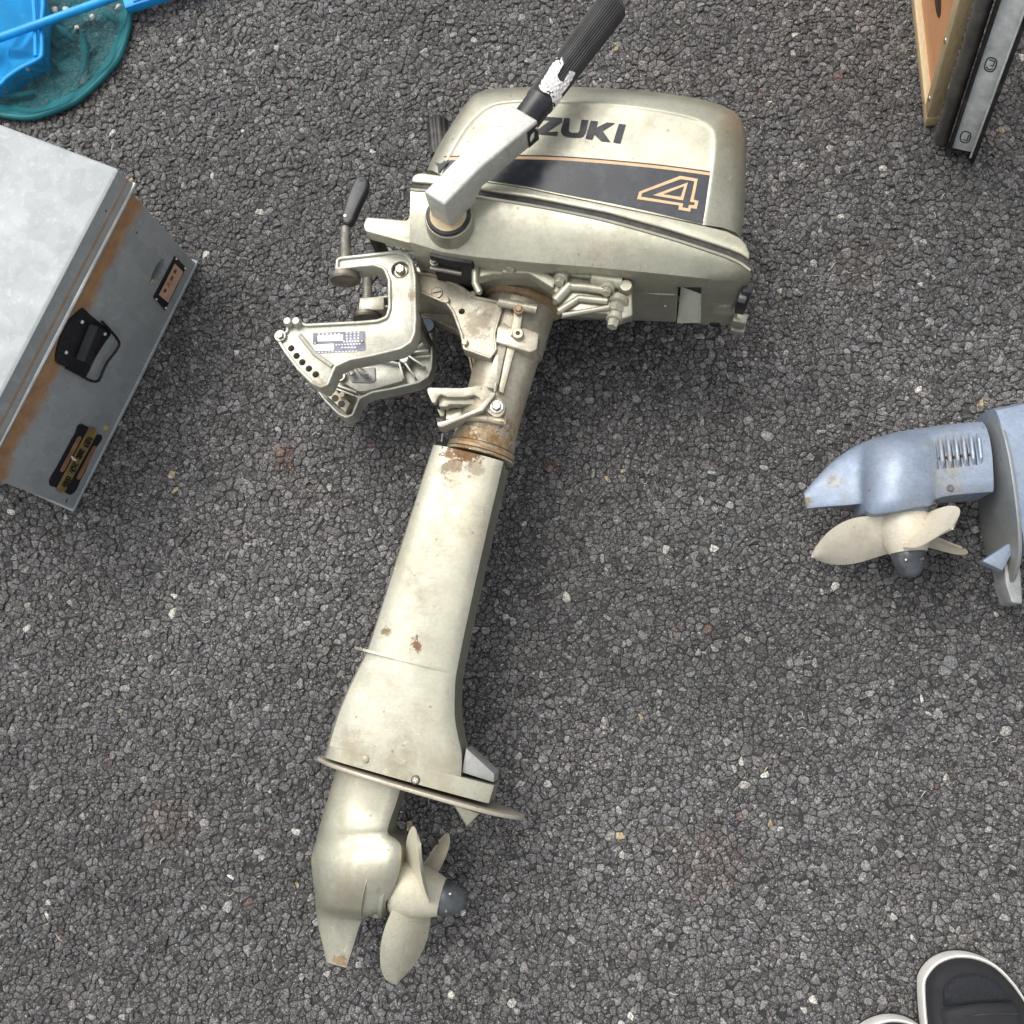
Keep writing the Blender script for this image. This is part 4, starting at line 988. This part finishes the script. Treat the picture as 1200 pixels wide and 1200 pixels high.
# ------------------------------------------------------------------ grey lower unit of a second motor
E2 = W(1130, 560, 0); E2.z = 0
m_blue = paint('grey_blue_paint', (.22, .27, .35), (.285, .335, .415), .35, .46, .45, (.30, .27, .20), chips=.5, scratch=.5, coat=.1, mott=.14, spots=[(L(1139, 572, .1, E2), .008, (.42, .22, .09), .9), (L(977, 565, .09, E2), .012, (.55, .54, .48), .7), (L(946, 588, .085, E2), .008, (.40, .30, .16), .8), (L(1105, 570, .1, E2), .035, (.34, .31, .24), .5), (L(1100, 530, .1, E2), .03, (.36, .34, .29), .4)])
m_blue2 = paint('grey_blue_plate', (.20, .215, .225), (.27, .28, .28), .35, .42, .6, (.28, .24, .15), chips=.6)
e2 = thing('outboard_lower_unit', 'grey blue lower unit of another outboard motor with a cream propeller', 'outboard motor', E2)
k5 = cr(920, 450, .23333)
def K5(x, y): return k5([(x, y)])[0]
g2 = [((95,545),(110,625),.004,.083), ((150,480),(172,618),.006,.083), ((230,395),(252,612),.008,.084), ((310,335),(330,606),.011,.085), ((372,297),(383,603),.016,.086), ((412,278),(402,636),.026,.087), ((450,260),(450,652),.0345,.088), ((510,240),(518,645),.0405,.089), ((570,224),(580,634),.042,.09), ((630,214),(640,622),.0400,.09), ((685,207),(700,613),.0345,.09), ((725,203),(738,606),.029,.09), ((765,198),(764,575),.0265,.09), ((860,187),(860,556),.0262,.09), ((1000,176),(1045,541),.0275,.09)]
gc2 = obj('gear_case', foil_loft([(K5(*a), K5(*b), T, z) for a, b, T, z in g2], 4, PG), m_blue, e2, 36)
# water slots
cs_ = []
for k in range(6):
    x = 757+k*38.5; a = W(*K5(x-4, 265-k*3), .117); b = W(*K5(x+14, 425-k*4), .119)
    cs_.append(bar(a, b, .0030, .012)); 
cut(gc2, cs_)
for k in range(6):
    x = 775+k*38.5; a = W(*K5(x-4, 262-k*3), .1135); b = W(*K5(x+14, 428-k*4), .1155)
    sl_ = obj('slot_rib', tube([a-(a-b)*.0, a.lerp(b, .2)+Vector((0, 0, .0035)), a.lerp(b, .8)+Vector((0, 0, .0035)), b], [.0008, .0022, .0022, .0008], 10), m_blue, gc2)
m_rst = plain('rust_hole', (.10, .045, .02), .8)
for x, y in ((780, 373), (815, 369), (852, 366), (890, 361), (930, 355)):
    p = W(*K5(x, y), .1165); obj('rust_pit', lathe(p-Vector((0, 0, .002)), p+Vector((0, 0, .0012)), [(0, .0020), (1, .0016)], 12), m_rst, gc2)
p = W(*K5(832, 522), .1165); obj('screw_hole', lathe(p-Vector((0, 0, .003)), p+Vector((0, 0, .0004)), [(0, .0038), (.7, .0038), (1, .0030)], 18), m_steeld, gc2)
for x, y in ((425, 650), (735, 610)):
    p = W(*K5(x, y-6), .092); hexbolt('bolt', p, Vector((0, -1, .2)), .0048, .006, gc2, m_steel)
h0, h1 = W(*K5(585, 610), .090), W(*K5(618, 848), .090)
obj('bearing_ring', lathe(h0, h0+(h1-h0)*.22, [(0, .030), (.3, .030), (.35, .0285), (.6, .0285), (.65, .0275), (1, .0265)], 44), m_blue, gc2)
m_cream2 = paint('cream_propeller', (.58, .53, .42), (.65, .60, .49), .05, .42, .25, chips=.4, coat=.1)
propeller(e2, h0+(h1-h0)*.20, h1, (-15, 105, 225), .101, m_cream2, m_nut, (48, 34), .027, ((0, .026), (.3, .0275), (.7, .0245), (1, .0195)), hand=1, cw=.010, skew=.022, taper=.62)
# ventilation plate, seen from its underside
qa, qb = W(*K5(1010, 150), .09), W(*K5(1120, 1010), .09); qd = qb-qa; qn = Vector((qd.y, -qd.x, 0)).normalized()
qn = qn if qn.x < 0 else -qn
out2 = [qa+qd*t+Vector((0, 0, h)) for t, h in hwd]+[qa+qd*t-Vector((0, 0, h)) for t, h in hwd[::-1]]
pl2 = loft([[p-qn*.0022 for p in out2], [p+qn*.0022 for p in out2]]); bevel_edges(pl2, [e for e in pl2.edges if e.calc_face_angle(0) > .9], .0012, 2)
obj('ventilation_plate', pl2, m_blue2, e2)
l2 = [(K5(1040,114),K5(1205,860),.044,.09), (K5(1110,100),K5(1250,820),.044,.09), (K5(1200,85),K5(1300,720),.043,.0905), (K5(1400,60),K5(1450,560),.042,.091), (K5(1700,40),K5(1720,480),.042,.092), (K5(2100,20),K5(2110,440),.042,.094)]
lg2 = obj('drive_housing', foil_loft(l2, 4), m_blue, e2, 36)
p = W(*K5(1125, 283), .128); obj('plug', lathe(p-Vector((0, 0, .003)), p+Vector((0, 0, .0006)), [(0, .0052), (.9, .0052), (1, .0046)], 22), m_blue, lg2)
q = xy([K5(985, 893), K5(1000, 880), K5(1120, 800), K5(1150, 830), K5(1090, 940)], .110); obj('trim_fin', slab(q, .10, .112, .002), m_blue, e2)
q = xy(chamfer([K5(1095, 880), K5(1130, 825), K5(1165, 840), K5(1185, 930), K5(1195, 1105), K5(1140, 1100), K5(1110, 1010)], 3), .100); obj('anode', slab(q, .07, .100, .004, 3), plain('anode_grey', (.30, .31, .30), .5, .4, .2, 40, .2, .3), e2)

# ------------------------------------------------------------------ nets
def mesh_net(name, c, scale, cover, rough=.45, ang=.6):
    m = M(name)
    mp = m.vec((scale, scale, scale), (0, 0, ang)); sx = m.n('ShaderNodeSeparateXYZ'); m.set(sx.inputs[0], mp)
    fx = m.math('ABSOLUTE', m.math('SUBTRACT', m.math('FRACT', sx.outputs[0]), .5)); fy = m.math('ABSOLUTE', m.math('SUBTRACT', m.math('FRACT', sx.outputs[1]), .5))
    th = m.math('MAXIMUM', m.ramp(fx, .5-cover, .5-cover+.08), m.ramp(fy, .5-cover, .5-cover+.08))
    col = m.mix(m.ramp(m.noise(30, 5), .35, .65), c, tuple(q*.72 for q in c))
    m.p(Base_Color=col, Roughness=rough)
    tr = m.n('ShaderNodeBsdfTransparent'); mx = m.n('ShaderNodeMixShader'); m.set(mx.inputs[0], th)
    m.t.links.new(tr.outputs[0], mx.inputs[1]); m.t.links.new(m.b.outputs[0], mx.inputs[2]); m.t.links.new(mx.outputs[0], m.o.inputs['Surface'])
    return m.m
m_teal = plain('teal_plastic', (.006, .155, .18), .5, 0, .25, 30, .1)
m_tealnet = mesh_net('teal_mesh', (.006, .165, .19), 620, .17, .8)
m_bluep = plain('blue_plastic', (.005, .32, .76), .45, 0, .15, 30, .1)
m_bluenet = mesh_net('blue_mesh', (.004, .36, .80), 420, .26, .85, .9)
hc = W(45, 27, .01); rx_ = (W(152, 15, .01)-hc).length; 
k0 = cr(0, 0, .2)
arc = k0([(770, 0), (757, 90), (742, 190), (692, 335), (600, 450), (480, 562), (380, 622), (200, 682), (80, 680), (0, 665)])
hoop_px = arc+[(-45, 118), (-72, 75), (-75, 20), (-45, -40), (10, -78), (75, -82), (128, -50)]
hoop_w = [W(x, y, .007) for x, y in hoop_px]
teal = thing('hand_net', 'round teal hand net with a fine mesh bag and blue socket', 'net', Vector((hc.x, hc.y, 0)))
hp2 = crv([tuple(p) for p in hoop_w], 5, True)
obj('hoop', tube(hp2+[hp2[0]], .0048, 12), m_teal, teal)
ctr = sum(hp2, Vector())/len(hp2)
# hem sewn round the hoop, and the slack bag
NR = 26; bmn = bmesh.new(); rows = []
for i in range(NR):
    f = 1-i/(NR-1)
    row = []
    for k, p in enumerate(hp2):
        q = ctr.lerp(p, f*.985); th = 2*math.pi*k/len(hp2)
        z = .0105*max(0, (f-.72)/.28)**1.5+.0055+.0065*(math.sin(th*9+f*7)*math.sin(f*9+th*2)+.4*math.sin(th*17+f*21))*math.sin(math.pi*min(1, f*1.05))*.9
        row.append(Vector((q.x+.004*math.sin(th*7+f*11), q.y+.004*math.sin(th*5-f*13), max(.0022, z))))
    rows.append(row)
obj('mesh_bag', loft(rows, cap=False), m_tealnet, teal, 60)
rows = []
for f, z in ((1.0, .0125), (.93, .0105), (.885, .0075)):
    rows.append([Vector((ctr.lerp(p, f).x, ctr.lerp(p, f).y, z+.0015*math.sin(k*.5)*(1-f)*8)) for k, p in enumerate(hp2)])
obj('hem', loft(rows, cap=False), mesh_net('teal_hem', (.006, .185, .215), 620, .40, .8), teal, 60)
for pts in ([(470, 170), (490, 250), (500, 330), (480, 440)], [(330, 150), (380, 190), (440, 240)], [(30, 560), (130, 560), (200, 540)], [(600, 50), (640, 90), (690, 130)]):
    cl = crv([W(x, y, .012) for x, y in k0(pts)], 5)
    obj('fold', tube(cl, [.0012+.0042*math.sin(math.pi*i/(len(cl)-1)) for i in range(len(cl))], 8), m_tealnet, teal)
so0, so1 = W(*k0([(735, 40)])[0], .014), W(*k0([(1200, -110)])[0], .014)
sk = obj('socket', bar(so0, so1, .0165, .014, bev=.003), m_bluep, teal)
obj('socket_ridge', bar(so0.lerp(so1, .12)+Vector((0, 0, .007)), so0.lerp(so1, .9)+Vector((0, 0, .007)), .008, .004, bev=.001), m_bluep, sk)
# blue net
bn_px = k0([(235, -60), (242, 150), (245, 300), (225, 345), (120, 400), (40, 455), (-10, 500), (-130, 520), (-240, 420), (-260, 100), (-200, -80), (0, -150)])
bn_w = [W(x, y, .034) for x, y in bn_px]
bc = sum(bn_w, Vector())/len(bn_w)
bnet = thing('landing_net', 'bright blue landing net with a fine mesh and long blue pole', 'net', Vector((bc.x, bc.y, 0)))
b2 = crv([tuple(p) for p in bn_w], 4, True)
obj('net_frame', tube(b2+[b2[0]], .0028, 10), m_bluep, bnet)
rows = []
for i in range(14):
    f = 1-i/13
    rows.append([Vector((bc.lerp(p, f).x, bc.lerp(p, f).y, .034-.014*(1-f**3)+.004*math.sin(k*.55+f*8)*math.sin(math.pi*f))) for k, p in enumerate(b2)])
obj('mesh_bag', loft(rows, cap=False), m_bluenet, bnet, 60)
rows = [[Vector((p.x, p.y, .033)) for p in b2], [Vector((bc.lerp(p, .97).x, bc.lerp(p, .97).y, .015)) for p in b2], [Vector((bc.lerp(p, .93).x, bc.lerp(p, .93).y, .0025)) for p in b2]]
obj('side_wall', loft(rows, cap=False), m_bluenet, bnet, 60)
sb = [W(x, y, .037) for x, y in k0([(195, -30), (205, 100), (210, 330)])]; obj('seam', tube(sb, .0028, 8), m_bluep, bnet)
pole = [W(*k0([(-300, 310)])[0], .043), W(*k0([(0, 222)])[0], .043), W(*k0([(650, -10)])[0], .043), W(*k0([(1500, -310)])[0], .043)]
obj('pole', tube(pole, .0056, 16), m_bluep, bnet)

# pale pebbles lying in the teal net
m_peb = plain('pale_pebble', (.50, .475, .43), .6, 0, .2, 90, .4)
def pebble(px, py, z, r, ang, el=1.5, mat=m_peb, name='pebble'):
    b = bmesh.new(); bmesh.ops.create_icosphere(b, subdivisions=2, radius=1)
    c = W(px, py, z); ca, sa_ = math.cos(ang), math.sin(ang)
    for v in b.verts:
        n_ = 1+.22*math.sin(v.co.x*3+px)+.16*math.sin(v.co.y*4+py)+random.uniform(-.08, .08)
        q = Vector((v.co.x*el*n_, v.co.y*n_, v.co.z*.7*n_))*r
        v.co = c+Vector((q.x*ca-q.y*sa_, q.x*sa_+q.y*ca, q.z))
    return obj(name, b, mat, None, 30)
for (x, y), r, an, lab in (((540, 98), .0042, .5, 'larger of two pale pebbles lying side by side in the teal net'), ((450, 160), .0036, 1.2, 'smaller pale pebble lying beside the larger one in the teal net'), ((165, 402), .0036, .3, 'dusty grey pebble against the edge of the blue net'), ((320, 58), .0046, .1, 'whitish pebble beside the blue pole, first of a row in the teal net'), ((388, 58), .0052, .2, 'long whitish chip under the blue pole in the teal net'), ((690, 42), .0042, .8, 'pale pebble next to the blue socket of the teal net')):
    tag(pebble(*k0([(x, y)])[0], .012, r*.8, an), lab, 'pebble', 'pebbles caught in the teal net')

# ------------------------------------------------------------------ leaning framed panel and metal channel
k4 = cr(1020, 0, 1/6)
def K4(x, y): return k4([(x, y)])[0]
m_pine = M('pine')
gv = m_pine.noise(1, 5, .6, m_pine.vec((400, 50, 50)))
m_pine.p(Base_Color=m_pine.mix(m_pine.ramp(gv, .3, .7), (.44, .33, .17), (.56, .44, .26)), Roughness=.5).bump(gv, .1)
m_pine = m_pine.m
m_ply = plain('orange_ply', (.62, .30, .14), .5, 0, .1, 14, .08)
# the panel stands on its long edge, tilted a little to the left; the channel runs up its near end
f0 = W(1090, 149, .0); fd = (W(1071, 0, 0)-W(1086.7, 147, 0)).normalized(); u3 = Vector((-.15, .05, 1)).normalized()
ed = (W(1145, 166, 0)-W(1095, 150, 0)).normalized(); nrm = fd.cross(u3); nrm = nrm if nrm.x < 0 else -nrm
PW_, PH_ = .42, .46
pan_o = f0+fd*PW_/2; pan_o.z = 0
panel = thing('framed_panel', 'orange plywood panel in a pine frame with a metal channel up its end', 'panel', pan_o)
def pp_(u, v, o=0.0): return f0+Vector((0, 0, .0015))+fd*u+u3*v+nrm*o
def batten(u0, v0, u1, v1, wd, th, name='batten'): return obj(name, bar(pp_(u0, v0), pp_(u1, v1), wd, th, nrm, .0012), m_pine, panel)
obj('ply_sheet', bar(pp_(.004, PH_/2, -.003), pp_(PW_-.004, PH_/2, -.003), PH_-.012, .004, nrm), m_ply, panel)
b0 = batten(0, .0095, PW_, .0095, .019, .015); b1 = batten(.0095, .0195, .0095, PH_, .019, .015); batten(.0195, PH_-.0095, PW_, PH_-.0095, .019, .015); batten(PW_-.0095, .0195, PW_-.0095, PH_-.0195, .019, .015)
for v in (.045, .15, .26, .37):
    p = pp_(.0095, v, .0075); obj('screw', lathe(p, p+nrm*.0016, [(0, .0036), (.5, .0034), (1, .0018)], 16), m_steel, b1)
p = pp_(.030, .0095, .0075); obj('screw', lathe(p, p+nrm*.0016, [(0, .0036), (1, .0018)], 16), m_steel, b0)
hs_ = [pp_(.105+.030*math.cos(t), .105+.016*math.sin(t), -.0006) for t in np.linspace(0, 2*math.pi, 24, endpoint=False)]
obj('hand_hole', loft([[p-nrm*.0006 for p in hs_], [p+nrm*.0004 for p in hs_]]), plain('hole_brown', (.05, .022, .014), .7), panel)
m_alu = plain('dull_aluminium', (.82, .83, .79), .42, .0, .2, 40, .1, .35, (.20, .18, .14))
m_blk = plain('black_edge', (.022, .021, .021), .45, .2, .4, 40, .2, .2)
inn = (fd-ed*fd.dot(ed)).normalized(); cb = f0+ed*.009-inn*.026      # inn: into the channel, away from the camera
def chb(name, o0, o1, d0, d1, mat, par, h0=.002, h1=.47):
    o0 *= 1.25; o1 *= 1.25
    a = cb+ed*(o0+o1)/2+inn*(d0+d1)/2; a.z = 0
    return obj(name, bar(a+u3*h0, a+u3*h1, abs(o1-o0), abs(d1-d0), inn, .0008), mat, par)
m_tube = plain('dark_tube', (.16, .15, .13), .35, .5, .3, 30, .1, .3)
tp = cb+ed*.0095+inn*.012; tp.z = 0
obj('side_tube', tube([tp+u3*.004, tp+u3*.47], .0092, 18), m_tube, panel)
ch = chb('channel', .0165, .0185, -.006, .030, m_blk, panel, .0015); obj('bead', tube([cb+ed*.0245-inn*.006+u3*.002, cb+ed*.0245-inn*.006+u3*.47], .0016, 8), m_blk, ch)
web = chb('web', .0190, .0395, .001, .003, m_alu, ch, .012)
chb('lip', .0392, .0412, -.0045, .003, m_alu, ch, .010); chb('flange', .0390, .0410, .0032, .030, m_blk, ch, .0015)
chb('rubber_strip', .0415, .0455, -.004, .022, m_blk, ch, .0015)
chb('back_wall', .0186, .0388, .024, .027, m_blk, ch, .0015)
for hh, kind in ((.040, 0), (.175, 1)):
    c = cb+ed*.0366+inn*.0006; c.z = 0; c = c+u3*hh
    ring_ = [c+u3*(.0110*math.cos(t))+ed*.0058*math.copysign(abs(math.sin(t))**.6, math.sin(t)) for t in np.linspace(0, 2*math.pi, 28, endpoint=False)]
    obj('stamp', tube(ring_+[ring_[0]], .0007, 6), m_blk, web)
    sq = [c+u3*a+ed*b for a, b in ((.007, -.003), (.007, .003), (-.001, .003), (-.001, 0))] if kind else [c+u3*a+ed*b for a, b in ((.006, .003), (-.006, .003), (-.006, -.002))]
    obj('stamp', tube(sq, .0006, 6), m_blk, web)
    if kind:
        a2 = [c+u3*(-.005+.003*math.cos(t))+ed*.003*math.sin(t) for t in np.linspace(1.5, 4.8, 8)]; obj('stamp', tube(a2, .0006, 6), m_blk, web)

# ------------------------------------------------------------------ shoes
m_sole = plain('white_sole', (.66, .645, .60), .5, 0, .08, 40, .15, .18, (.42, .37, .30))
m_upper = plain('dark_upper', (.011, .0115, .013), .8, 0, .2, 30, .3)
m_knit = M('black_knit'); wv = m_knit.noise(1, 2, .5, m_knit.vec((900, 260, 300)))
m_knit.p(Base_Color=m_knit.mix(m_knit.ramp(wv, .35, .65), (.005, .0055, .008), (.014, .015, .019)), Roughness=.85).bump(wv, .5); m_knit = m_knit.m
kS = cr(1000, 1080, 1/6)
sh_px = kS([(475, 480), (489, 380), (560, 288), (650, 240), (740, 224), (850, 234), (970, 280), (1080, 370), (1190, 515), (1285, 700), (1330, 900), (1345, 1100), (1330, 1300), (1300, 1500), (1260, 1680), (1190, 1790), (1060, 1840), (920, 1830), (790, 1770), (700, 1640), (640, 1450), (590, 1200), (540, 960), (495, 740)])
def shoe(mirror, shift, label):
    base = [W(x, y, .024) for x, y in sh_px]; c = sum(base, Vector())/len(base)
    fwd = (base[4]-c).normalized(); lat = Vector((fwd.y, -fwd.x, 0))
    r4 = base[4]-c; o2 = W(*shift, .024)-(c+fwd*r4.dot(fwd)-lat*r4.dot(lat)) if mirror else Vector()
    def place(p):
        r = p-c
        return c+o2+fwd*r.dot(fwd)-lat*r.dot(lat) if mirror else p
    base = [place(p) for p in base]; cc_ = sum(base, Vector())/len(base)
    out = [Vector((q.x, q.y, 0)) for q in crv([tuple(p) for p in base], 3, True)]
    cc_ = Vector((cc_.x, cc_.y, 0))
    t = thing('shoe', label, 'shoe', cc_, 'shoes at the edge of the asphalt')
    def ins(k, z): # inset every side by k metres
        n = len(out); r = []
        for i in range(n):
            d = (out[(i+1) % n]-out[i-1]).normalized(); nn = Vector((-d.y, d.x, 0))
            if nn.dot(cc_-out[i]) < 0: nn = -nn
            r.append(out[i]+nn*k+Vector((0, 0, z)))
        return r
    def dome(p, z):  # front lower than the instep
        a = (p-cc_).dot(fwd); return z
    sole = obj('sole', loft([ins(.004, .0012), ins(.001, .004), ins(0, .012), ins(.0003, .024), ins(.0008, .0270), ins(.0024, .0278), ins(.0036, .0270), ins(.0060, .0235)]), m_sole, t, 50)
    obj('foxing_line', loft([ins(-.0004, .0075), ins(-.0007, .0082), ins(-.0004, .0089), ins(.002, .0089), ins(.002, .0075)], False), m_upper, sole)
    upp = obj('upper', loft([ins(.0038, .020), ins(.0040, .0275), ins(.0052, .036), ins(.0095, .0415), ins(.018, .044), ins(.024, .0455), ins(.034, .046)]), m_upper, t, 60)
    toe = [p for p in ins(.0150, 0)]
    lim = place(W(1140, 1182, .046)); lim.z = 0
    front = [p for p in toe if (p-lim).dot(fwd) > 0]
    i0 = max(range(len(front)), key=lambda i: (front[i]-front[i-1]).length); front = front[i0:]+front[:i0]
    fc = sum(front, Vector())/len(front)
    kn = loft([[p+Vector((0, 0, .040)) for p in front], [p.lerp(fc, .06)+Vector((0, 0, .0475)) for p in front], [p.lerp(fc, .3)+Vector((0, 0, .0495)) for p in front], [p.lerp(fc, .7)+Vector((0, 0, .0505)) for p in front]])
    obj('toe_panel', kn, m_knit, upp, 60)
    # elastic band across the instep
    e_a, e_b = front[0], front[-1]
    if (e_b-e_a).dot(lat) < 0: e_a, e_b = e_b, e_a
    w0 = (e_b-e_a).normalized(); rws = []
    for back, dz in ((-.0015, .0475), (.0, .0525), (.004, .0540), (.009, .0535), (.02, .0540), (.045, .0550)):
        row = []
        for u in np.linspace(-.10, 1.10, 15):
            crown = math.cos((u-.5)*2.0)
            p = e_a.lerp(e_b, u)-fwd*(back+.004*(u-.5)**2*4)
            row.append(Vector((p.x, p.y, .036+(dz-.036)*max(0, crown)**.5 if abs(u-.5) < .59 else .03)))
        rws.append(row)
    bd = obj('instep_band', loft(rws, False, False), m_upper, t, 60)
    for k in range(30):
        u = .02+.96*k/29; p = e_a.lerp(e_b, u)-fwd*(.0075+.004*(u-.5)**2*4); z = .036+(.0537-.036)*max(0, math.cos((u-.5)*2.0))**.5
        obj('stitch', obox((p.x, p.y, z+.0002), (lat, fwd, Vector((0, 0, 1))), (.0010, .0005, .0004)), m_rubber, bd)
    return t
shoe(False, None, 'black slip-on shoe with white rim, its toe panel and instep band in view')
shoe(True, (1034, 1194), 'black slip-on shoe with white rim, set back with only its toe showing')

# ------------------------------------------------------------------ litter: dry straw and fibres
lb = bmesh.new()
for _ in range(110):
    x, y = random.uniform(10, 1190), random.uniform(10, 1190); p = W(x, y, .0022); a = random.uniform(0, 6.28); l = random.uniform(.004, .012)
    if 480 < x < 880 and 100 < y < 390: continue
    d = Vector((math.cos(a), math.sin(a), 0)); n_ = Vector((-d.y, d.x, 0))*random.uniform(-.003, .003)
    tube([p, p+d*l*.5+n_+Vector((0, 0, .0008)), p+d*l], [.00022, .0004, .00022], 5, lb)
st_ = obj('straw_litter', lb, plain('dry_straw', (.60, .55, .44), .6), None, flat=True)
tag(st_, 'scattered dry straw bits and fibres on the asphalt', 'straw', None, 'stuff')
